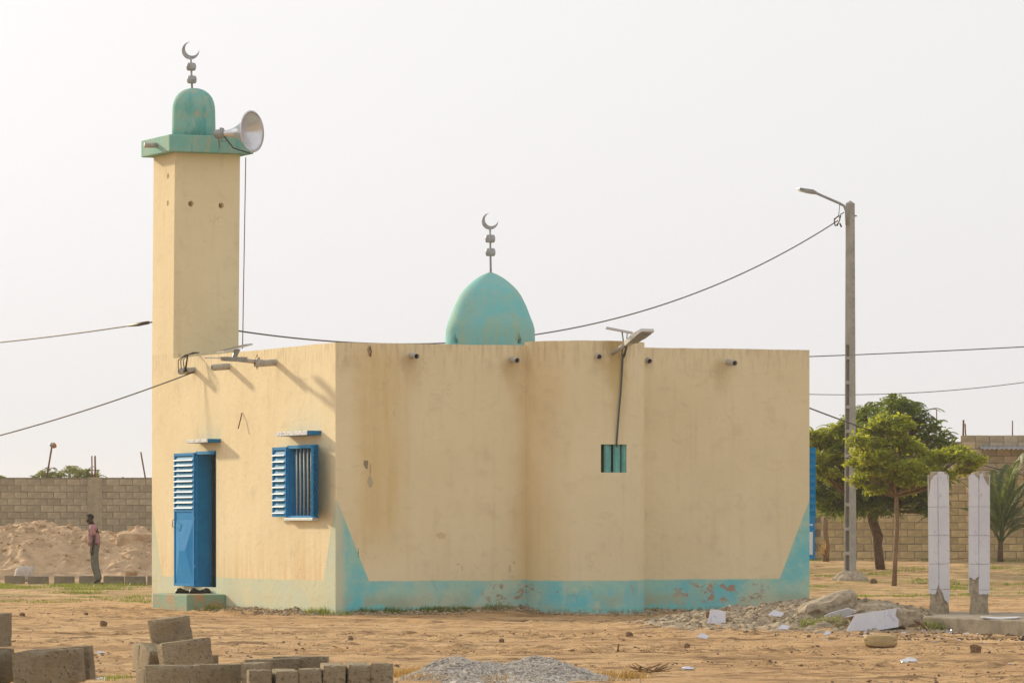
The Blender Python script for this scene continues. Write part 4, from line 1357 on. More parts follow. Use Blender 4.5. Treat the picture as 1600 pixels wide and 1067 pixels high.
# fingers and thumb for both hands
for hx_, hy_, hz2 in ((-.085, -.18, .80), (.01, .14, .86)):
    b = MB()
    for k in range(4):
        L = (.075, .085, .08, .062)[k]; x = hx_ - .03 + .02 * k
        b.tube([(x, hy_, hz2 - .02), (x - .004, hy_ + .004, hz2 - .02 - L * .5), (x - .012, hy_ + .012, hz2 - .02 - L)], [.010, .0095, .007], 6)
    b.tube([(hx_ - .03, hy_, hz2 + .015), (hx_ - .055, hy_ + .005, hz2 - .02), (hx_ - .06, hy_ + .01, hz2 - .05)], [.011, .010, .007], 6)
    b.build('hand', MAT['skin'], man)
# hair cap
hv, hf = IV3.copy(), IF3
hv = hv * np.array([.100, .080, .078]) + np.array([-.160, 0, 1.603])
kp = [f for f in hf if all(hv[i][2] > 1.60 - (0.05 if hv[i][0] > -.15 else -0.02) for i in f)]
np_mesh('hair', hv, np.array(kp), MAT['hair'], man, True)
for s_ in (-1, 1):
    MB().lathe([(.005, -.012), (.02, -.008), (.024, 0), (.018, .01)], 10, Matrix.Translation((-.145, s_ * .082, 1.55)) @ Matrix.Rotation(math.radians(90), 4, 'X') @ Matrix.Scale(1.4, 4, (0, 1, 0))).build('ear', MAT['skin'], man)
V = [(-.07, 0, .88), (-.065, 0, 1.0), (-.07, 0, 1.12), (-.08, 0, 1.26), (-.085, 0, 1.36), (-.105, 0, 1.425), (-.075, -.185, 1.35), (-.06, -.215, 1.16), (-.075, .185, 1.35), (0, .215, 1.18)]
skin('shirt', V, [(0, 1), (1, 2), (2, 3), (3, 4), (4, 5), (4, 6), (6, 7), (4, 8), (8, 9)], [(.135, .16), (.13, .15), (.125, .15), (.122, .15), (.10, .13), .06, .06, .066, .06, .066], MAT['shirt_pink'], man, root=2)
V = [(-.055, 0, 1.0), (-.055, 0, .90), (-.05, -.085, .80), (-.065, -.09, .48), (.045, -.09, .10), (-.05, .085, .80), (-.035, .09, .48), (.075, .09, .10)]
skin('trousers', V, [(0, 1), (1, 2), (2, 3), (3, 4), (1, 5), (5, 6), (6, 7)], [(.12, .15), (.125, .155), .098, .082, .068, .098, .082, .068], MAT['trouser_grey'], man, root=1)
for x, y in ((-.01, -.09), (.025, .09)):
    b = MB().lathe([(.03, -.13), (.045, -.12), (.05, -.02), (.045, .08), (.03, .12)], 12, Matrix.Translation((x, y, .03)) @ Matrix.Rotation(math.radians(-90), 4, 'Y') @ Matrix.Scale(.65, 4, (1, 0, 0)))
    b.build('sandal', MAT['sandal'], man)


# ------------------------------------------------------------------ vegetation
def leaf_cloud(n, clumps, size, rng, droop=0.0):
    """clumps: (centre, (rx, ry, rz), weight). returns quads"""
    w = np.array([c[2] for c in clumps], float); w /= w.sum()
    idx = rng.choice(len(clumps), n, p=w)
    C = np.array([c[0][:] for c in clumps]); R = np.array([c[1] for c in clumps])
    d = rng.normal(size=(n, 3)); d /= np.linalg.norm(d, axis=1, keepdims=True)
    rad = rng.uniform(0.1, 1.25, size=(n, 1)) ** 0.7
    sub = rng.normal(size=(len(clumps) * 9, 3)); sub /= np.linalg.norm(sub, axis=1, keepdims=True)
    # small twigs inside each clump draw the leaves together
    tw = sub[idx * 9 + rng.randint(0, 9, n)] * 0.75
    p = C[idx] + (d * rad * 0.42 + tw * rng.uniform(.6, 1.1, size=(n, 1))) * R[idx]
    ax_ = rng.normal(size=(n, 3)); ax_[:, 2] = ax_[:, 2] * 0.5 - droop; ax_ /= np.linalg.norm(ax_, axis=1, keepdims=True)
    up = rng.normal(size=(n, 3)) * 0.6 + np.array([0, 0, 1.0])
    sd = np.cross(ax_, up); sd /= np.linalg.norm(sd, axis=1, keepdims=True) + 1e-9
    s = size * rng.uniform(.6, 1.25, size=(n, 1))
    nn = np.cross(sd, ax_)
    v0 = p; v1 = p + ax_ * s * .5 + sd * s * .24 + nn * s * .06; v2 = p + ax_ * s; v3 = p + ax_ * s * .5 - sd * s * .24 + nn * s * .06
    V = np.stack([v0, v1, v2, v3], 1).reshape(-1, 3)
    F = np.arange(4 * n).reshape(n, 4)
    return V, F


def spray_cloud(n, clumps, length, leaf, rng, per=20, up=0.25):
    w = np.array([c[2] for c in clumps], float); w /= w.sum()
    idx = rng.choice(len(clumps), n, p=w)
    C = np.array([c[0][:] for c in clumps]); R = np.array([c[1] for c in clumps])
    d = rng.normal(size=(n, 3)); d[:, 2] = np.abs(d[:, 2]) * .9 - .25; d /= np.linalg.norm(d, axis=1, keepdims=True)
    p = C[idx] + d * R[idx] * rng.uniform(.45, 1.0, size=(n, 1))
    dr = d + rng.normal(size=(n, 3)) * .35; dr[:, 2] = dr[:, 2] * .5 + up; dr /= np.linalg.norm(dr, axis=1, keepdims=True)
    L = length * rng.uniform(.6, 1.2, size=(n, 1))
    V = []
    sd = np.cross(dr, np.array([0, 0, 1.0])); sd /= np.linalg.norm(sd, axis=1, keepdims=True) + 1e-9
    for k in range(per):
        s_ = (k + 1) / per
        q = p + dr * L * s_ - np.array([0, 0, 1.0]) * (L * .55 * s_ * s_)
        tan = dr - np.array([0, 0, 1.1]) * s_ * .55
        for sg in (-1, 1):
            ll = leaf * (1 - .45 * s_) * rng.uniform(.75, 1.2, size=(n, 1))
            ax_ = sd * sg * .85 + tan * .45; ax_ = ax_ / np.linalg.norm(ax_, axis=1, keepdims=True)
            wd = np.cross(ax_, np.cross(sd, tan)); wd /= np.linalg.norm(wd, axis=1, keepdims=True) + 1e-9
            V.append(np.stack([q, q + ax_ * ll * .5 + wd * ll * .16, q + ax_ * ll - np.array([0, 0, .25]) * ll, q + ax_ * ll * .5 - wd * ll * .16], 1))
    V = np.concatenate(V, 0).reshape(-1, 3)
    return V, np.arange(len(V)).reshape(-1, 4)


def tree(name, label, base, trunk_pts, radii, limbs, clumps, nleaf, lsize, lmat, bmat, seed, droop=0.0, group=None, cat='tree', sprays=0):
    t = empty(name, base)
    tag(t, label, cat, group)
    b = MB().tube([p - base for p in trunk_pts], radii, 9)
    top = trunk_pts[-1]
    rng = np.random.RandomState(seed)
    for c, R, w in clumps:
        c = Vector(c)
        start = trunk_pts[-1].lerp(trunk_pts[max(0, len(trunk_pts) - 2)], rng.uniform(0, .6)) if limbs else top
        mid = start.lerp(c, .5) + Vector((rng.uniform(-.1, .1), rng.uniform(-.1, .1), -.08 * (c - start).length))
        r0 = radii[-1] * rng.uniform(.45, .8)
        b.tube([start - base, mid - base, c - base + Vector((0, 0, -R[2] * .2))], [r0, r0 * .6, r0 * .25], 6)
        for k in range(4):
            e = c + Vector((rng.uniform(-.8, .8) * R[0], rng.uniform(-.8, .8) * R[1], rng.uniform(-.3, .8) * R[2]))
            b.tube([mid - base, c.lerp(e, .4) - base, e - base], [r0 * .4, r0 * .25, .006], 5)
    b.build('trunk', bmat, t)
    V, F = leaf_cloud(nleaf, [(Vector(c) - base, R, w) for c, R, w in clumps], lsize, rng, droop)
    if sprays:
        V2, F2 = spray_cloud(sprays, [(Vector(c) - base, R, w) for c, R, w in clumps], .42, .13, rng)
        F = np.concatenate([F, F2 + len(V)]); V = np.concatenate([V, V2])
    o = np_mesh('crown', V, F, lmat, t)
    return t


def clump_list(px_list, Y, seed, dy=0.7, spread=1.0):
    r = random.Random(seed); out = []
    for px, py, rx, rz in px_list:
        Yc = Y + r.uniform(-dy, dy); k = Yc / FPX
        out.append((at(px, py, Yc), (rx * k * spread, rx * k * spread, rz * k * spread), rx * rz))
    return out


# small bright tree in front
TY = 110.0
b0 = at(1397, 915, TY); b0.z = gzs(b0.x, b0.y) - .03
tr = [b0, at(1399, 870, TY), at(1402, 820, TY), at(1401, 790, TY), at(1400, 765, TY)]
cl = clump_list([(1383, 668, 26, 12), (1412, 668, 24, 9), (1372, 690, 26, 10), (1405, 692, 28, 12), (1432, 700, 24, 10), (1376, 716, 30, 12), (1408, 720, 30, 14), (1388, 745, 30, 12), (1418, 748, 26, 12),
                 (1370, 738, 20, 8), (1442, 732, 24, 11), (1462, 716, 24, 11), (1486, 706, 26, 9), (1502, 712, 24, 10), (1515, 722, 18, 8), (1470, 740, 26, 10), (1498, 738, 22, 8), (1365, 765, 16, 8), (1352, 728, 18, 9), (1385, 762, 24, 9), (1415, 762, 24, 9), (1440, 752, 22, 10), (1350, 705, 18, 9), (1395, 655, 22, 9), (1530, 716, 12, 6), (1340, 690, 18, 9), (1345, 748, 18, 9), (1360, 672, 18, 8), (1335, 718, 16, 9)], TY, 3, 0.55, 1.22)
tree('young_tree', 'slim young tree with bright green layered crown between pole and tiled columns', b0, tr, [.065, .055, .05, .05, .055], True, cl, 19000, 0.115, MAT['leaf_bright'], MAT['bark_pale'], 5, 0.1)
# big tree behind
TY = 121.0
b0 = at(1376, 884, TY); b0.z = gzs(b0.x, b0.y) - .03
tr = [b0, at(1371, 850, TY), at(1372, 838, TY), at(1364, 815, TY), at(1360, 790, TY), at(1358, 770, TY)]
cl = clump_list([(1400, 634, 26, 10), (1378, 642, 24, 10), (1425, 644, 24, 9), (1350, 652, 24, 10), (1395, 655, 34, 14), (1432, 664, 26, 10), (1410, 680, 36, 16), (1445, 690, 22, 12), (1466, 682, 20, 9), (1478, 694, 14, 7),
                 (1340, 670, 26, 12), (1362, 680, 30, 14), (1375, 710, 34, 18), (1420, 715, 34, 18), (1385, 745, 34, 18), (1345, 745, 28, 18), (1430, 750, 30, 18), (1345, 775, 28, 18), (1375, 778, 28, 14), (1398, 775, 24, 14),
                 (1440, 778, 24, 16), (1448, 795, 14, 8), (1335, 705, 24, 14), (1350, 795, 22, 10), (1385, 795, 20, 9), (1330, 770, 22, 16), (1455, 770, 18, 14), (1440, 730, 28, 16), (1465, 750, 20, 12), (1350, 720, 30, 16), (1400, 624, 16, 7), (1418, 634, 18, 7), (1335, 655, 18, 8), (1352, 640, 16, 7), (1330, 690, 22, 12), (1332, 735, 22, 14), (1335, 790, 20, 12), (1455, 668, 16, 7), (1440, 655, 16, 7), (1490, 700, 14, 8)], TY, 8, 1.1, 1.25)
cl += clump_list([(1300, 765, 26, 16), (1322, 780, 24, 18), (1285, 785, 24, 18), (1308, 798, 24, 10), (1276, 770, 20, 18), (1300, 745, 26, 14), (1345, 770, 30, 20), (1372, 790, 26, 12), (1445, 785, 22, 16), (1330, 755, 26, 16), (1455, 800, 12, 8)], TY - .6, 14, 0.8, 1.25)
tree('shade_tree', 'large dark feathery tree with crooked trunk behind the lamp pole', b0, tr, [.13, .12, .14, .12, .11, .10], True, cl, 24000, 0.10, MAT['leaf_shaded'], MAT['bark'], 9, 0.25, sprays=1100)
# tree between pole and the mosque
TY = 117.0
b0 = at(1328, 900, TY); b0.z = gzs(b0.x, b0.y) - .03
tr = [b0, at(1328, 850, TY), at(1327, 800, TY), at(1322, 765, TY)]
cl = clump_list([(1312, 672, 22, 9), (1290, 680, 20, 9), (1275, 695, 18, 9), (1305, 692, 26, 10), (1330, 690, 22, 10), (1286, 712, 24, 10), (1316, 715, 26, 10), (1295, 735, 26, 10), (1322, 735, 22, 9), (1278, 728, 16, 9), (1310, 752, 18, 8), (1325, 665, 16, 7), (1270, 680, 12, 8), (1332, 705, 14, 9), (1268, 715, 14, 10), (1338, 685, 16, 9), (1342, 712, 16, 9), (1338, 738, 16, 9)], TY, 13, 0.6, 1.25)
tree('leafy_tree', 'leafy tree with sunlit yellow green top between mosque corner and pole', b0, tr, [.08, .07, .065, .06], True, cl, 14000, 0.11, MAT['leaf_bright'], MAT['bark'], 15, 0.15, sprays=90)
# far crowns above the left wall
TY = 168.0
b0 = at(105, 900, TY); b0.z = 0
tr = [b0, at(105, 860, TY), at(106, 800, TY), at(106, 765, TY)]
cl = clump_list([(70, 744, 18, 6), (90, 739, 18, 7), (108, 735, 18, 6), (126, 738, 18, 7), (143, 742, 14, 6), (60, 749, 14, 5), (115, 752, 40, 8)], TY, 17, 0.8)
tree('acacia_tree', 'far pale acacia crown showing above the left block wall', b0, tr, [.14, .12, .1, .1], True, cl, 2600, 0.11, MAT['leaf_far'], MAT['bark'], 18, sprays=70)
b0 = at(-12, 900, TY); b0.z = 0
tr = [b0, at(-12, 830, TY), at(-12, 775, TY)]
cl = clump_list([(-4, 747, 12, 5), (-22, 742, 16, 7)], TY, 19, 0.5)
tree('acacia_tree', 'far sliver of green crown at the extreme left above the wall', b0, tr, [.14, .12, .1], True, cl, 1500, 0.12, MAT['leaf_far'], MAT['bark'], 20)


def palm(name, label, base, h, tip_list, Llf, seed, trunk_r=.13, nlf=46):
    t = empty(name, base); tag(t, label, 'palm')
    r = random.Random(seed)
    MB().tube([(0, 0, -.05), (0, 0, h * .5), (.01, 0, h)], [trunk_r, trunk_r * .9, trunk_r * .7], 10).build('trunk', MAT['bark'], t)
    for tp in tip_list:
        tip = Vector(tp)
        p0 = Vector((r.uniform(-.04, .04), r.uniform(-.04, .04), h * .9))
        b = MB(); n_ = 22
        ctrl = Vector((tip.x * .35, tip.y * .35, max(tip.z, h) * .75 + .25 * abs(tip.x)))
        pts = []
        for k in range(n_ + 1):
            s = k / n_; pts.append(p0 * (1 - s) ** 2 + ctrl * 2 * s * (1 - s) + tip * s * s)
        b.tube(pts, [0.022 * (1 - .85 * k / n_) + .002 for k in range(n_ + 1)], 5)
        vs = []; fs = []
        for k in range(nlf):
            s = 0.22 + 0.78 * k / nlf
            i = min(n_ - 1, int(s * n_)); p = pts[i].lerp(pts[i + 1], s * n_ - i)
            tan = (pts[i + 1] - pts[i]).normalized()
            side = tan.cross(Vector((0, 0, 1)))
            if side.length < .1: side = tan.cross(Vector((0, 1, 0)))
            side.normalize()
            Lk = Llf * math.sin(math.pi * min(1, .18 + .8 * s)) * r.uniform(.85, 1.1)
            for sg in (-1, 1):
                d = (tan * 0.85 + side * sg * 0.75 + Vector((0, 0, r.uniform(.0, .3)))).normalized()
                w_ = tan.cross(d).cross(d).normalized() * .016
                m1 = p + d * Lk * .5; e = p + d * Lk + Vector((0, 0, -.22 * Lk))
                n0 = len(vs)
                vs += [p, m1 + w_, e, m1 - w_]; fs.append((n0, n0 + 1, n0 + 2, n0 + 3))
        b.add(vs, fs)
        b.build('frond', MAT['leaf_palm'], t, fix=False)
    return t


PYp = 127.0
pb_ = at(1563, 874, PYp); pb_.z = gzs(pb_.x, pb_.y)
kk = PYp / FPX
tips = [((px - 1563) * kk, yy, (874 - py) * kk) for px, py, yy in ((1604, 700, .2), (1590, 715, -.4), (1575, 722, .3), (1625, 735, .3), (1632, 770, -.3), (1640, 800, .4), (1622, 815, -.6), (1555, 730, .5), (1538, 742, -.2),
                                                                 (1515, 755, .5), (1500, 790, .2), (1530, 800, -.5), (1612, 745, -.8), (1600, 790, .9), (1585, 760, .9))]
palm('palm', 'young palm with upright arching fronds right of the tiled columns', pb_, 0.55, tips, 0.62, 3, .085, 60)
PYp = 128.0
pb_ = at(1290, 866, PYp); pb_.z = gzs(pb_.x, pb_.y)
kk = PYp / FPX
t = empty('yucca', pb_); tag(t, 'slim pale yucca stem with spiky base near the mosque corner', 'plant')
MB().tube([(0, 0, -.05), (.03, 0, .4), (-.02, 0, .9), (0, 0, 1.3)], [.10, .085, .07, .06], 9).build('stem', MAT['bark_pale'], t)
b = MB()
for k in range(26):
    a = rnd.uniform(0, 6.28); L = rnd.uniform(.3, .62); z_ = rnd.uniform(0, .25)
    d = Vector((math.cos(a) * .7, math.sin(a) * .7, rnd.uniform(.35, 1.1))).normalized(); s_ = Vector((-math.sin(a), math.cos(a), 0)) * .03
    p = Vector((0, 0, z_)); b.add([p - s_, p + s_, p + d * L], [(0, 1, 2)])
b.build('leaf_rosette', MAT['grass_dry'], t, fix=False)


# grass -------------------------------------------------------------------
def blades(name, label, spots, n_per, hgt, spread, mat, seed, w=.006):
    rng = np.random.RandomState(seed)
    S = np.repeat(np.array(spots, float), n_per, 0)
    n = len(S)
    hs_ = S[:, 2]
    P0 = S[:, :2] + rng.normal(size=(n, 2)) * spread * np.stack([hs_, hs_], 1)
    z = gz(P0[:, 0], P0[:, 1], True)
    h = hgt * hs_ * rng.uniform(.4, 1.1, n)
    ln = rng.normal(size=(n, 2)) * .35 * h[:, None]
    a = rng.uniform(0, 3.14, n); sd = np.stack([np.cos(a), np.sin(a)], 1) * (w * rng.uniform(.7, 1.5, n))[:, None]
    b0_ = np.stack([P0[:, 0] - sd[:, 0], P0[:, 1] - sd[:, 1], z - .01], 1); b1 = np.stack([P0[:, 0] + sd[:, 0], P0[:, 1] + sd[:, 1], z - .01], 1)
    tp = np.stack([P0[:, 0] + ln[:, 0], P0[:, 1] + ln[:, 1], z + h], 1)
    V = np.stack([b0_, b1, tp], 1).reshape(-1, 3)
    o = np_mesh(name, V, np.arange(3 * n).reshape(n, 3), mat)
    return tag(o, label, 'grass', kind='stuff')


sp = []
def img_spots(n, x0, x1, y0, y1, smin, smax, noise_thr=None, seed=0):
    r = random.Random(seed); out = []
    while len(out) < n:
        px = r.uniform(x0, x1); py = r.uniform(y0, y1); Y = CAMZ * FPX / (py - HOR)
        X = (px - 800) * Y / FPX
        if noise_thr is not None and float(vnoise(X * .9, Y * .35, 77)) < noise_thr: continue
        if Y > 77 and 5 < (w2loc(X, Y)[0]) < 8 and w2loc(X, Y)[1] < 8.8: continue
        lx, ly = w2loc(X, Y)
        if -0.1 < lx < BW + .1 and -.1 < ly < BD + .1: continue
        out.append((X, Y, r.uniform(smin, smax)))
    return out
sp += img_spots(110, -20, 238, 914, 928, .4, 1.0, 0.10, 1)
sp += img_spots(25, -20, 238, 928, 942, .3, .7, 0.12, 2)
sp += img_spots(220, 1262, 1640, 890, 932, .3, .8, 0.10, 3)
sp += img_spots(120, 1262, 1640, 875, 895, .5, 1.0, -.05, 4)
for px, py, s in ((195, 917, 1.8), (190, 915, 1.3), (90, 917, 1.4), (100, 918, 1.2)):
    Y = CAMZ * FPX / (py - HOR); sp.append(((px - 800) * Y / FPX, Y, s))
blades('grass', 'thin green grass on the bare ground behind and beside the mosque', sp, 45, 0.10, 0.22, MAT['grass_green'], 2, .009)
# weeds at the foot of the mosque
sp = []
for px in (345, 348, 352, 354): v = left_v(px); q = loc2w(-0.15, v); sp.append((q.x, q.y - .6, 1.0))
for px in (500, 505, 510, 516, 521, 524): v = left_v(px); q = loc2w(-0.12, v); sp.append((q.x, q.y, .8))
r_ = random.Random(5)
for k in range(60):
    u = r_.choice((r_.uniform(.3, 2.2), r_.uniform(.2, 1.0), r_.uniform(1.3, 2.2), r_.uniform(0, 3.0))); q = loc2w(u, -r_.uniform(.04, .22)); sp.append((q.x, q.y, r_.uniform(.3, .9)))
for k in range(30):
    u = r_.uniform(5.3, 8.2); q = loc2w(u, -r_.uniform(.03, .15)); sp.append((q.x, q.y, r_.uniform(.2, .5)))
for px, py in ((1265, 985), (1275, 983), (1285, 985), (1295, 982), (1310, 985), (1450, 992), (1458, 993), (1470, 992)):
    Y = 61.5; sp.append(((px - 800) * Y / FPX, Y, 1.0))
blades('weeds', 'green weeds sprouting along the foot of the mosque walls', sp, 40, 0.13, 0.10, MAT['grass_green'], 6, .007)
sp = []
for x0, x1, y0, y1, n in ((612, 700, 1050, 1066, 26), (935, 990, 1058, 1066, 12), (720, 830, 1060, 1067, 8)):
    sp += img_spots(n, x0, x1, y0, y1, .6, 1.1, None, 9)
blades('dry_grass', 'straw coloured dry grass tufts around the gravel heap', sp, 60, 0.10, 0.10, MAT['grass_dry'], 8, .004)
sp = img_spots(14, 730, 840, 1056, 1067, .4, .7, None, 10) + img_spots(4, 160, 215, 1060, 1067, .6, .9, None, 12)
blades('fresh_grass', 'small fresh green sprouts among the gravel in front', sp, 40, 0.09, 0.07, MAT['grass_green'], 10, .004)


# ------------------------------------------------------------------ loose stones, rubble, gravel
def scatter(name, label, pos, size, mat, seed, flat=.7, sub=1, cat=None, kind='stuff', sink=.25):
    rng = np.random.RandomState(seed); n = len(pos)
    Vb, Fb = (IV, IF) if sub == 1 else (IV2, IF2)
    a = rng.uniform(0, 6.28, n); ca, sa = np.cos(a), np.sin(a)
    S = size[:, None] * np.stack([rng.uniform(.6, 1.3, n), rng.uniform(.6, 1.3, n), flat * rng.uniform(.6, 1.2, n)], 1)
    J = 1 + rng.uniform(-.28, .28, size=(n, len(Vb), 1))
    V = Vb[None] * J * S[:, None, :]
    tilt = rng.uniform(-.5, .5, n)
    z2 = V[:, :, 2] + V[:, :, 0] * tilt[:, None]
    x2 = V[:, :, 0] * ca[:, None] - V[:, :, 1] * sa[:, None]; y2 = V[:, :, 0] * sa[:, None] + V[:, :, 1] * ca[:, None]
    V = np.stack([x2, y2, z2], 2) + pos[:, None, :]
    V[:, :, 2] += (S[:, 2] * (1 - 2 * sink))[:, None]
    F = (Fb[None] + (np.arange(n) * len(Vb))[:, None, None]).reshape(-1, 3)
    o = np_mesh(name, V.reshape(-1, 3), F, mat)
    return tag(o, label, cat, kind=kind)


def img_points(n, x0, x1, y0, y1, seed):
    rng = np.random.RandomState(seed)
    px = rng.uniform(x0, x1, n * 2); py = rng.uniform(y0, y1, n * 2)
    Y = CAMZ * FPX / (py - HOR); X = (px - 800) * Y / FPX
    lx, ly = w2loc(X, Y)
    ok = ~((lx > -.05) & (lx < BW + .05) & (ly > -.05) & (ly < BD + .05)) & (np.hypot(lx - NC[0], ly) > NR)
    X, Y = X[ok][:n], Y[ok][:n]
    return np.stack([X, Y, gz(X, Y, True)], 1)


rg = np.random.RandomState(3)
ps = img_points(30000, -60, 1660, 930, 1075, 21)
dens = vnoise(ps[:, 0] * .16 + 4, ps[:, 1] * .42, 19) + .45 * vnoise(ps[:, 0] * .9, ps[:, 1] * 1.1, 20) + rg.uniform(-.12, .12, len(ps))
ps = ps[dens > .05]
scatter('clods', 'loose dark clods and pebbles strewn over the sand', ps, 0.006 + 0.026 * rg.power(.20, len(ps)) * rg.uniform(.15, 1, len(ps)), MAT['clod'], 22, .5, sink=.35)
ps = img_points(500, -60, 1660, 940, 1075, 23)
scatter('pale_pebbles', 'small pale pebbles strewn over the sand', ps, rg.uniform(.006, .02, len(ps)), MAT['pale_stone'], 24)
# spoil at the foot of the walls
u = rg.uniform(-.2, BW, 1400); off_ = np.abs(rg.normal(size=1400)) * .22 + .02
inn_ = (np.abs(u - NC[0]) < NR)
off_ = off_ + np.where(inn_, np.sqrt(np.clip(NR ** 2 - (u - NC[0]) ** 2, 0, 9)), 0)
Xw = MO.x + CA * u + SA * off_; Yw = MO.y + SA * u - CA * off_
v = rg.uniform(0, 5, 500); off2 = np.abs(rg.normal(size=500)) * .25 + .03
Xw = np.r_[Xw, MO.x - SA * v - CA * off2]; Yw = np.r_[Yw, MO.y + CA * v - SA * off2]
ps = np.stack([Xw, Yw, gz(Xw, Yw, True)], 1)
scatter('wall_foot_spoil', 'crumbled plaster and earth along the foot of the walls', ps, rg.uniform(.008, .04, len(ps)), MAT['rubble'], 25)
# rubble heap
hxs = np.linspace(1.3, 6.6, 260); hys = np.linspace(58.6, 71.5, 200)
RX, RYg = np.meshgrid(hxs, hys)
edge_ = np.minimum(heap(RX, RYg) * 9, 1)
rzz = gz(RX, RYg, True) - 0.03 + 0.055 * edge_ + edge_ * (0.07 * vnoise(RX * 5, RYg * 3.5, 91) + 0.06 * vnoise(RX * 11, RYg * 9, 92) + .04 * np.maximum(0, vnoise(RX * 17, RYg * 14, 93)))
ii, jj = np.meshgrid(np.arange(259), np.arange(199)); a0 = (jj * 260 + ii).ravel()
o = np_mesh('rubble_heap', np.stack([RX.ravel(), RYg.ravel(), rzz.ravel()], 1), np.stack([a0, a0 + 1, a0 + 261, a0 + 260], 1), MAT['rubble'], smooth=False)
tag(o, 'low heap of crumbled mortar and concrete before the right mosque corner', 'rubble heap', kind='stuff')
wgt = np.clip(edge_ - .15, 0, 1).ravel() + .0; wgt /= wgt.sum()
NR_ = 7000; ix = rg.choice(rzz.size, NR_, p=wgt)
X = RX.ravel()[ix] + rg.uniform(-.02, .02, NR_); Y = RYg.ravel()[ix] + rg.uniform(-.05, .05, NR_)
scatter('rubble', 'broken mortar and concrete lumps covering the rubble heap', np.stack([X, Y, rzz.ravel()[ix]], 1), .010 + .055 * rg.power(.35, NR_) * rg.uniform(.15, 1, NR_), MAT['rubble'], 26, .6, sink=.4)
X = np.r_[6.2 + rg.normal(size=500) * 1.3]; Y = np.r_[59.2 + rg.normal(size=500) * .7]
ps = np.stack([X, Y, gz(X, Y, True)], 1)
scatter('debris', 'dark debris and rubble in front of the concrete slab', ps, .01 + .035 * rg.power(.5, len(X)) * rg.uniform(.15, 1, len(X)), MAT['clod'], 27, .6)
X = 6.85 + rg.normal(size=160) * .28; Y = 58.6 + rg.normal(size=160) * .45
scatter('charcoal', 'black charred remains in front of the concrete slab', np.stack([X, Y, gz(X, Y, True)], 1), rg.uniform(.01, .035, 160), MAT['charcoal'], 28, .6)
X = np.r_[5.6 + rg.normal(size=70) * 1.1]; Y = np.r_[60.5 + rg.normal(size=70) * 1.6]
scatter('tile_chips', 'small white tile chips among the rubble', np.stack([X, Y, gz(X, Y, True)], 1), rg.uniform(.01, .035, 70), MAT['tile'], 29, .35)

# lumps on the earth heap
mX, mY, mZ = MOUND
wgt = (np.clip(mZ - .1, 0, 1) * (mY < 125.5)).ravel(); wgt /= wgt.sum()
ix = rg.choice(mZ.size, 2200, p=wgt)
scatter('earth_lumps', 'crumbling lumps on the face of the earth heap', np.stack([mX.ravel()[ix], mY.ravel()[ix], mZ.ravel()[ix]], 1), .015 + .10 * rg.power(.25, 2200) * rg.uniform(.2, 1, 2200), MAT['mound_earth'], 37, .7, sink=.45)
# gravel heap
gxs = np.linspace(-2.0, 1.6, 170); gys = np.linspace(41.2, 46.5, 100)
HX, HYg = np.meshgrid(gxs, gys)
gc = lambda p: at(p, 0, 43.4).x
hh = 0.105 * np.exp(-((HX - gc(712)) / .38) ** 2 - ((HYg - 43.4) / .9) ** 2) + 0.10 * np.exp(-((HX - gc(848)) / .36) ** 2 - ((HYg - 43.4) / .9) ** 2) \
    + .10 * np.exp(-((HX - gc(775)) / .8) ** 4 - ((HYg - 43.3) / 1.0) ** 2) + .05 * np.exp(-((HX - gc(930)) / .5) ** 2 - ((HYg - 43.0) / .7) ** 2)
hh = hh * (1 + .35 * vnoise(HX * 6, HYg * 5, 71)) + .02 * vnoise(HX * 14, HYg * 12, 72) * (hh > .02)
grid_n = (170, 100); ii, jj = np.meshgrid(np.arange(169), np.arange(99)); a0 = (jj * 170 + ii).ravel()
o = np_mesh('gravel_heap', np.stack([HX.ravel(), HYg.ravel(), (hh + gz(HX, HYg) - .03).ravel()], 1), np.stack([a0, a0 + 1, a0 + 171, a0 + 170], 1), MAT['gravel'], smooth=True)
tag(o, 'low heap of grey gravel in the foreground', 'gravel heap', kind='stuff')
wgt = (hh + .004).ravel() * (hh > .012).ravel(); wgt /= wgt.sum()
NG = 12000; ix = rg.choice(hh.size, NG, p=wgt)
X = HX.ravel()[ix] + rg.uniform(-.012, .012, NG); Y = HYg.ravel()[ix] + rg.uniform(-.03, .03, NG)
scatter('gravel_stones', 'grey gravel stones covering the foreground heap', np.stack([X, Y, (hh + gz(HX, HYg) - .03).ravel()[ix]], 1), rg.uniform(.005, .014, NG), MAT['gravel'], 31, .8, sink=.35)

# ------------------------------------------------------------------ tiled columns on the slab
SZ = 0.20
sl_o = MB()
c4 = [at(1405, 0, 62.4), at(1700, 0, 58.6), at(1720, 0, 65.6), at(1418, 0, 66.2)]
vs = [(p.x, p.y, -.2) for p in c4] + [(p.x, p.y, SZ + (.0 if i else .02)) for i, p in enumerate(c4)]
sl_o.add(vs, [(3, 2, 1, 0), (4, 5, 6, 7), (0, 1, 5, 4), (1, 2, 6, 5), (2, 3, 7, 6), (3, 0, 4, 7)])
slab = sl_o.build('concrete_slab', MAT['concrete'], bevel=0.02)
tag(slab, 'low concrete foundation slab carrying the two tiled columns', 'slab')
tile_t = NT('column_tile')
tn = tile_t.noise(3, 3, vec=tile_t.scaled(1, 1, .6))
vein = tile_t.noise(9, 4, .6, vec=tile_t.scaled(1, 1, .45), dist=1.5)
c = tile_t.mix(tile_t.ramp(tn, .35, .65), (.68, .68, .71), (.61, .61, .66))
c = tile_t.mix(tile_t.ramp(vein, .62, .66, 0, .5), c, (.36, .33, .50))
c = tile_t.mix(tile_t.ramp(tile_t.noise(14, 4), .6, .75, 0, .25), c, (.45, .36, .26))
MAT['column_tile'] = tile_t.done(c, .22, spec=.5)
MAT['tile'] = MAT['column_tile']


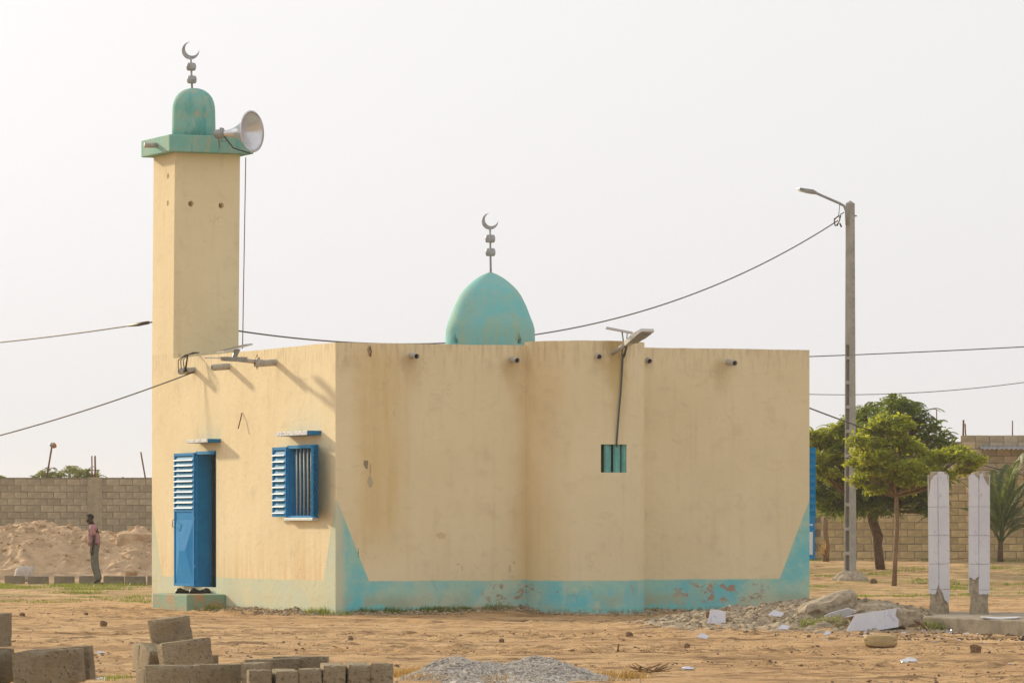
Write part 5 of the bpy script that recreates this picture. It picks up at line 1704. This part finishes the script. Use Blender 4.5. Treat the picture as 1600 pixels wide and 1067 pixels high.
def clip_tile(w, z0, z1, notches, t, seed):
    """tile outline in (s,z) with nibbled edges; returns polygon"""
    r = random.Random(seed)
    poly = [(-w / 2, z0), (w / 2, z0), (w / 2, z1), (-w / 2, z1)]
    return poly


def tiled_column(px, yb, ytop, Y, wid, rotdeg, label, bottoms, tops, lean=0.0, seed=0):
    base = at(px, yb, Y); base.z = SZ
    col_ = empty('tiled_column', base, math.radians(rotdeg)); tag(col_, label, 'column', 'broken tiled columns on the slab')
    H = zl(ytop, Y) - SZ
    cw = wid / 2 - 0.014
    b = MB(); nz = 26; m_ = 5
    vs = []; fs = []
    loop = []
    for s_ in range(4):
        for k in range(m_):
            q = -cw + 2 * cw * k / m_
            loop.append([(q, -cw), (cw, q), (-q, cw), (-cw, -q)][s_])
    nl = len(loop)
    for i in range(nz + 1):
        z = -.03 + (H + .03) * i / nz
        for k, (x, y) in enumerate(loop):
            nse = float(vnoise(k * .8 + seed * 10, z * 9, seed + 3)) * (.03 if z < .38 else .012)
            f = 1 - (0.04 if z < .30 else 0) + nse / cw * .6
            zz = z + (float(vnoise(x * 30 + seed, y * 30, seed)) * .14 - .02 if i == nz else 0)
            vs.append((x * f, y * f, zz))
    for i in range(nz):
        for k in range(nl): fs.append((i * nl + k, i * nl + (k + 1) % nl, (i + 1) * nl + (k + 1) % nl, (i + 1) * nl + k))
    # top fan
    vs.append((0, 0, H + .03)); ct = len(vs) - 1
    for k in range(nl): fs.append((nz * nl + k, nz * nl + (k + 1) % nl, ct))
    b.add(vs, fs); b.build('core', MAT['broken_concrete'], col_)
    # tiles: four faces; 0:-y  1:+x  2:+y  3:-x
    hw = wid / 2
    for face in range(4):
        Mf = Matrix.Rotation(math.radians(90 * face), 4, 'Z') @ Matrix.Translation((0, -hw, 0))
        joints = [z for z in (0.30, 0.68, 1.07, 1.46)] + [H]
        zb_l = [p for p in bottoms.get(face, [(-1, .30), (1, .30)])]
        zt_l = [p for p in tops.get(face, [(-1, H - .02), (1, H - .02)])]
        edges_ = [0.0, .34, .685, 1.07, 1.455, H + .2]
        for i in range(5):
            lo, hi = edges_[i] + .0025, edges_[i + 1] - .0025
            xs_ = np.linspace(-hw + .013, hw - .013, 13)
            bl = np.interp(xs_ / hw, [p[0] for p in zb_l], [p[1] for p in zb_l]); tl = np.interp(xs_ / hw, [p[0] for p in zt_l], [p[1] for p in zt_l])
            jit = np.array([.012 * float(vnoise(x * 60 + face * 9, seed + i, 7)) for x in xs_])
            bot = np.maximum(lo, np.where(bl + jit > lo, bl + jit, lo)); top = np.minimum(hi, tl + jit * 1.5)
            ok = top - bot > .012
            if not ok.any(): continue
            vs = []; fs = []
            for k, x in enumerate(xs_):
                t0 = max(float(top[k]), float(bot[k]) + .0005) if not ok[k] else float(top[k])
                for d_ in (0.0, .012): vs += [Mf @ Vector((x, d_, float(bot[k]))), Mf @ Vector((x, d_, t0))]
            for k in range(12):
                if not (ok[k] and ok[k + 1]): continue
                a = k * 4; c_ = (k + 1) * 4
                fs += [(a, c_, c_ + 1, a + 1), (a + 2, a + 3, c_ + 3, c_ + 2), (a + 1, c_ + 1, c_ + 3, a + 3), (a, a + 2, c_ + 2, c_)]
                if k == 0 or not ok[k - 1]: fs.append((a, a + 1, a + 3, a + 2))
                if k == 11 or not ok[min(12, k + 2)]: fs.append((c_, c_ + 2, c_ + 3, c_ + 1))
            if fs: MB().add(vs, fs).build('tile', MAT['column_tile'], col_, fix=True)
    col_.rotation_euler = (0, lean, math.radians(rotdeg))
    return col_


# face -y turned by rot: with rot=+50 face 0 looks right-front, face 3 looks left-front
tiled_column(1468, 964, 740, 64.4, 0.215, 37, 'left of two broken columns clad in white tiles on the slab',
             {0: [(-1, .42), (-.75, .34), (-.35, .30), (0, .20), (.6, .14), (1, .32)], 3: [(-1, .30), (-.2, .27), (.4, .27), (1, .44)]},
             {0: [(-1, 1.93), (-.2, 1.93), (.6, 1.88), (.8, 1.72), (1, 1.68)], 3: [(-1, 1.55), (-.6, 1.62), (-.3, 1.82), (.4, 1.88), (1, 1.90)]}, -.012, 1)
tiled_column(1530, 966, 740, 63.9, 0.215, 37, 'right of two broken columns clad in white tiles on the slab',
             {0: [(-1, .28), (1, .28)], 3: [(-1, .50), (-.4, .50), (.2, .47), (1, .53)]},
             {0: [(-1, 1.72), (-.7, 1.88), (-.4, 1.90), (.1, 1.80), (1, 1.70)], 3: [(-1, 1.86), (0, 1.90), (1, 1.82)]}, 0.0, 5)
# loose tiles on the slab edge
tb = at(1560, 968, 61.6)
for k, (px, dx, lab) in enumerate(((1551, 0, 'left loose white tile lying on the slab edge'), (1576, 1, 'right loose white tile lying on the slab edge'))):
    q = at(px, 970, 60.9); M_ = Matrix.Translation((q.x, q.y, SZ + .012)) @ Matrix.Rotation(math.radians(-4 - 6 * k), 4, 'Z') @ Matrix.Rotation(math.radians(4 - 7 * k), 4, 'Y')
    o = MB().prism([(-.14, 0), (.12, -.0), (.12, .012), (-.14, .012)], -.3, .5, M_).build('loose_tile', MAT['column_tile']); tag(o, lab, 'tile')

def ground_hit(px, py, lift=0.0):
    Ys = np.arange(46, 76, .1); Xs = (px - 800) * Ys / FPX
    yy = HOR + (CAMZ - gz(Xs, Ys) - lift - .03) * FPX / Ys
    i = int(np.argmax(yy <= py))
    return Vector((float(Xs[i]), float(Ys[i]), float(gz(Xs[i], Ys[i])) + lift + .03))


# fallen tiled column
A = at(1335, 977, 61.0); B2 = at(1400, 967, 61.15)
dd = (B2 - A).normalized(); Mx = Matrix.Translation(A) @ dd.to_track_quat('X', 'Z').to_matrix().to_4x4() @ Matrix.Rotation(math.radians(-12), 4, 'X') @ Matrix.Scale(1.08, 4)
fc = empty('fallen_column', (0, 0, 0)); fc.location = (A.x, A.y, 0); off = Matrix.Translation((-A.x, -A.y, 0))
tag(fc, 'fallen stump of white tiled column lying in the rubble', 'column')
Mx = off @ Mx
MB().box((-.02, -.10, -.10), (.55, .10, .10), Mx).build('core', MAT['broken_concrete'], fc)
b = MB(); b.prism([(-.20, -.115), (.5, -.112), (.52, -.03), (.49, .03), (.53, .115), (.0, .118)], -.118, -.104, Mx); b.build('side_tile', MAT['column_tile'], fc)
b = MB(); b.prism([(-.14, .103), (.56, .103), (.56, .117), (-.08, .117)], -.10, .10, Mx); b.build('top_tile', MAT['column_tile'], fc)
o = chunk('broken_end', MAT['broken_concrete'], (.42, .24, .24), Mx @ Vector((.66, 0, -.01)), 81, .55, .35, parent=fc)
b = MB()
for k in range(6):
    p = Mx @ Vector((.70 + .02 * k, -.08, -.05 - .01 * k)); b.tube([p, p + Vector((.12, -.12, -.05 - .02 * k)), p + Vector((.14 + .03 * k, -.2, -.16))], .007, 5)
b.build('rebar', MAT['rust'], fc)

# other big pieces of debris
q = at(1292, 966, 62.6)
o = empty('concrete_chunk', (q.x, q.y, 0.15)); tag(o, 'large slanting concrete chunk with white tile on its lower face beside mosque corner', 'concrete chunk')
chunk('core', MAT['broken_concrete'], (.80, .6, .36), (0, 0, .16), 83, .45, .4, (0, math.radians(-16), .2), parent=o)
Mt = Matrix.Translation((.05, -.40, .06)) @ Matrix.Rotation(math.radians(-14), 4, 'Y') @ Matrix.Rotation(math.radians(25), 4, 'X')
MB().prism([(-.26, -.06), (.12, -.06), (.32, .0), (.22, .07), (-.05, .06), (-.16, .02)], -.008, .008, Mt).build('tile', MAT['column_tile'], o)
q = at(1368, 954, 64.0)
o = chunk('concrete_chunk', MAT['broken_concrete'], (.66, .45, .26), (q.x, q.y, q.z - .02), 85, .6, .3, (0, 0, .3)); tag(o, 'flat topped concrete chunk behind the fallen column', 'concrete chunk')
q = at(1376, 1010, 55.2)
o = chunk('earth_block', MAT['yellow_block'], (.44, .2, .16), (q.x, q.y, .065), 87, .8, .12, (0, 0, -.05)); tag(o, 'brown earthen block lying in front of the rubble', 'block')
q = ground_hit(1119, 973, .0); q.z += .09
Mt = Matrix.Translation((q.x, q.y, q.z)) @ Matrix.Rotation(math.radians(8), 4, 'Z') @ Matrix.Rotation(math.radians(-20), 4, 'X')
o = MB().prism([(-.12, -.10), (.0, -.105), (.12, -.09), (.125, .06), (.04, .085), (-.07, .09)], -.012, .012, Mt).build('tile_slab', MAT['column_tile']); tag(o, 'upright white tile slab leaning in the rubble under the wall', 'tile')
Mt = Matrix.Translation(ground_hit(1121, 977) + Vector((0, 0, .03))) @ Matrix.Rotation(math.radians(35), 4, 'Y')
o = MB().prism([(-.05, -.03), (.05, -.02), (.03, .04)], -.006, .006, Mt).build('tile_shard', MAT['column_tile']); tag(o, 'small white tile shard below the leaning tile slab', 'tile')
q = ground_hit(1107, 971) + Vector((0, .1, .09))
o = chunk('dark_stone', MAT['clod'], (.08, .07, .10), q, 88, .4, .3, sub=2); tag(o, 'dark stone beside the leaning white tile slab', 'stone')
for px, py, s, lab in ((1212, 962, .22, 'pale broken tile piece halfway up the rubble heap'), (1224, 983, .16, 'greyish tile piece low on the rubble heap'), (1098, 997, .16, 'white tile flake on the sand edge of the rubble'), (1292, 993, .10, 'bluish tile piece in the grass below the chunk')):
    q = ground_hit(px, py) + Vector((0, 0, .03)); Mt = Matrix.Translation(q) @ Matrix.Rotation(rnd.uniform(-.3, .3), 4, 'Y') @ Matrix.Rotation(math.radians(-50), 4, 'X')
    o = MB().prism([(-s / 2, -s * .25), (s * .3, -s * .3), (s / 2, s * .1), (-s * .1, s * .3)], -.007, .007, Mt).build('tile_shard', MAT['column_tile']); tag(o, lab, 'tile')
o = chunk('stone', MAT['clod'], (.20, .16, .16), Vector((at(1365, 915, 112).x, 112, .08)), 90, .3, .4, sub=2); tag(o, 'dark stone beside the lamp pole footing', 'stone')
cable('yellow_hose', [at(1385, 943.5, 70), at(1398, 947, 69.5), at(1420, 951.5, 69), at(1445, 957, 68.5), at(1458, 962, 68)], .018, MAT['yellow_hose'], 'yellow hose lying behind the fallen column', 'hose')

# big stones and litter on the sand
for k, (px, py, s, lab) in enumerate(((161, 979, .075, 'dark stone on the sand at left, largest of its surroundings'), (983, 995, .065, 'lone dark stone on the sand right of the niche'), (784, 1002, .05, 'small dark clod on the sand below the niche edge'),
                                      (548, 1001, .05, 'grey pebble on the sand under the near mosque corner'), (1074, 1012, .05, 'dark pebble on the sand below the rubble'), (1525, 1020, .085, 'dark clod on the sand at lower right'),
                                      (35, 965, .06, 'dark clod at the far left of the sand'), (134, 963, .05, 'dark clod near the grass at left'))):
    Y = CAMZ * FPX / (py - HOR); q = at(px, py, Y)
    o = chunk('stone', MAT['clod'], (s * 1.5, s * 1.4, s * 1.6), (q.x, q.y, gzs(q.x, q.y) + s * .5), 100 + k, .3, .45, sub=2); tag(o, lab, 'stone', 'stones on the sand')
for px, py, w_, lab in ((157, 1022, .10, 'white plastic scrap on the sand between the block piles'), (158, 1062, .10, 'crumpled white scrap at the bottom edge beside left blocks'), (1420, 1034, .22, 'flat white scrap of sheet on the sand at lower right'), (1076, 1046, .13, 'crumpled pale plastic bag beside the twigs'), (1578, 1037, .08, 'small pale scrap at the lower right edge')):
    Y = CAMZ * FPX / (py - HOR); q = at(px, py, Y)
    o = chunk('litter', MAT['white_litter'], (w_, w_ * .8, w_ * .3), (q.x, q.y, gzs(q.x, q.y) + w_ * .1), int(px), .1, .9, sub=2); tag(o, lab, 'litter')
q = at(965, 1022, 51.6); q.z = 0
o = MB().tube([q, q + Vector((.01, 0, .12))], [.014, .010], 6).build('wooden_peg', MAT['dry_wood']); tag(o, 'short wooden peg standing in the sand below the niche', 'peg')
b = MB(); Y = CAMZ * FPX / (1050 - HOR); q = at(1012, 1050, Y); q.z = gzs(q.x, q.y)
for k in range(26):
    a = rnd.uniform(-.5, .5) + (math.pi if k % 2 else 0); L = rnd.uniform(.06, .2); z_ = rnd.uniform(.0, .09)
    p = q + Vector((rnd.uniform(-.08, .1), rnd.uniform(-.2, .2), rnd.uniform(0, .02))); b.tube([p, p + Vector((math.cos(a) * L, math.sin(a) * L, z_))], [.006, .003], 4)
tag(b.build('twig_bundle', MAT['dry_wood']), 'bundle of dry dark twigs on the sand in front', 'twigs')

# ------------------------------------------------------------------ foreground concrete blocks
def worn_block(L, T, H, seed):
    bm = bmesh.new(); bmesh.ops.create_cube(bm, size=1.0)
    bmesh.ops.scale(bm, vec=(L, T, H), verts=bm.verts)
    bmesh.ops.subdivide_edges(bm, edges=bm.edges[:], cuts=9, use_grid_fill=True)
    r = random.Random(seed); sh_ = [r.uniform(-.012, .012) for _ in range(6)]
    V = np.array([v.co[:] for v in bm.verts])
    half = np.array([L, T, H]) / 2
    d = half - np.abs(V)                                        # distance to each pair of faces
    e = np.sort(d, axis=1)
    edge_d = e[:, 1]                                            # 0 on an edge
    n1 = vnoise(V[:, 0] * 22 + seed, V[:, 1] * 22 + V[:, 2] * 17, seed) + .5 * vnoise(V[:, 0] * 47, V[:, 2] * 47 - V[:, 1] * 39, seed + 1)
    chip = np.clip(1 - edge_d / .03, 0, 1) * (.003 + .030 * np.clip(n1 - .10, 0, 1))
    sg = np.sign(V)
    near = (d < .016)
    V = V - sg * near * chip[:, None]
    V = V + .003 * n1[:, None] * sg * (d < 1e-4)
    V[:, 2] += sh_[0] * V[:, 0] / L * 2 * .5; V[:, 0] += sh_[1] * V[:, 2] / H
    for v, c_ in zip(bm.verts, V): v.co = c_
    me = bpy.data.meshes.new('concrete_block'); bm.to_mesh(me); bm.free()
    me.materials.append(MAT['fore_block'])
    return me


fb = [[worn_block(.40, .15, .20, 60 + i) for i in range(5)], [worn_block(.40, .20, .15, 70 + i) for i in range(3)]]


def fblock(kind, X, Y, z, rx, ry, rz, label):
    """centre position; rotations in degrees"""
    o = link('concrete_block', fb[kind][rnd.randrange(len(fb[kind]))], None)
    o.location = (X, Y, z)
    R_ = Matrix.Rotation(math.radians(ry), 3, 'Y') @ Matrix.Rotation(math.radians(rx), 3, 'X') @ Matrix.Rotation(math.radians(rz), 3, 'Z')
    o.rotation_euler = R_.to_euler()
    return tag(o, label, 'concrete block', 'foreground concrete blocks')


BY = 35.0
k = BY / FPX
def fb_at(kind, px, py, rx, ry, rz, label, Y=None):
    q = at(px, py, Y or BY)
    return fblock(kind, q.x, q.y, q.z, rx, ry, rz, label)


# pile on the left edge
LY = 27.5
fb_at(0, 76, 1042, 0, -4, -10, 'big tilted block lying on the left foreground pile', LY)
fb_at(0, 92, 1038, 0, -3, -8, 'block directly behind the big tilted block at left', LY + .25)
fb_at(0, -12, 1040, 0, 0, 78, 'block end on at the left picture edge, lower of two', LY + .15)
fb_at(0, -18, 984, 0, 0, 76, 'block end on at the left picture edge, upper of two', LY + .15)
fb_at(0, 40, 1095, 0, 0, 5, 'supporting block under the left foreground pile, mostly below the frame', LY + .05)
fb_at(0, -20, 1094, 0, 0, 75, 'supporting block under the left edge blocks, mostly below the frame', LY + .15)
for i, (px, rz) in enumerate(((60, 4), (-30, 80))):
    fb_at(0, px, 1150, 0, 0, rz, ('hidden bottom block below the big tilted block at left', 'hidden bottom block below the left edge blocks')[i], LY + .05)
# pile in the middle left
fb_at(0, 266, 984, 3, -8, -54, 'topmost tilted block of the middle foreground stack', 37.0)
fb_at(0, 289, 1020, 0, -8, 22, 'second block from the top of the middle stack, tilted right', 36.6)
fb_at(0, 239, 1030, 8, 6, -74, 'narrow block on end at the left flank of the middle stack', 36.9)
fb_at(0, 226, 1026, 0, 0, -78, 'block half hidden at the far left of the middle stack', 37.3)
fb_at(0, 300, 1046, 0, -4, 20, 'block under the tilted ones of the middle stack', 36.9)
fb_at(0, 233, 1064, 0, 0, -76, 'lower left block of the middle stack, lit on its left end', 36.9)
fb_at(0, 262, 1068, 0, 0, 80, 'supporting block inside the middle stack', 37.0)
fb_at(0, 345, 1058, 0, 0, 3, 'long pale topped block right of the middle stack', 34.6)
fb_at(0, 270, 1060, 0, 0, 4, 'pale topped front block at the left end of the row', 34.2)
# row of block ends
RY = 33.0
labs = ['first end on block of the foreground row from the left', 'second end on block of the foreground row, corners worn', 'third end on block of the foreground row', 'fourth end on block of the foreground row', 'fifth end on block of the row, rounded top', 'last end on block of the foreground row beside gravel']
for i, (px, py, w_) in enumerate(((402, 1047, 0), (443, 1047, 0), (483, 1045, 0), (518, 1038, 0), (556.5, 1037, 0), (594.5, 1036.5, 0))):
    q = at(px, py, RY)
    o = fblock(0, q.x, q.y + .22, q.z - .10, rnd.uniform(-2, 2), rnd.uniform(-2, 2), 94 + rnd.uniform(-3, 4), labs[i])
    o.scale = (1, 1.07, 1)
# bottom course carrying the row, below the frame
for i, px in enumerate((402, 443, 483, 518, 556.5, 594.5)):
    q = at(px, 1100, RY)
    fblock(0, q.x, q.y + .22, .125, 0, 0, 90 + rnd.uniform(-3, 3), 'hidden bottom block under the %s end on block of the foreground row' % ('first', 'second', 'third', 'fourth', 'fifth', 'last')[i])
fblock(0, at(345, 0, 34.6).x, 34.6, .10, 0, 0, 3, 'hidden bottom block under the long pale topped block')
fblock(0, at(270, 0, 34.2).x, 34.2, .10, 0, 0, 3, 'hidden bottom block under the pale topped front block')
fb_at(0, 425, 1050, 0, 0, 6, 'flat block with sandy top lying behind the start of the row', 34.4)
fb_at(0, 470, 1046, 0, 0, -5, 'flat block with sandy top lying behind the middle of the row', 34.5)
fb_at(0, 400, 1056, 0, 0, 82, 'block wedged between the long block and the row', 33.9)

# ------------------------------------------------------------------ dusty air
hzm = bpy.data.materials.new('dusty_air'); hzm.use_nodes = True
hn = hzm.node_tree.nodes; hn.clear()
pv = hn.new('ShaderNodeVolumePrincipled'); ho = hn.new('ShaderNodeOutputMaterial')
pv.inputs['Color'].default_value = (1.0, 0.95, 0.87, 1)
pv.inputs['Density'].default_value = 0.00026
pv.inputs['Anisotropy'].default_value = 0.35
hzm.node_tree.links.new(pv.outputs['Volume'], ho.inputs['Volume'])
hb = MB().box((-3100, -400, -1.6), (3100, 5200, 11.5)).build('haze', hzm)
tag(hb, kind='stuff')
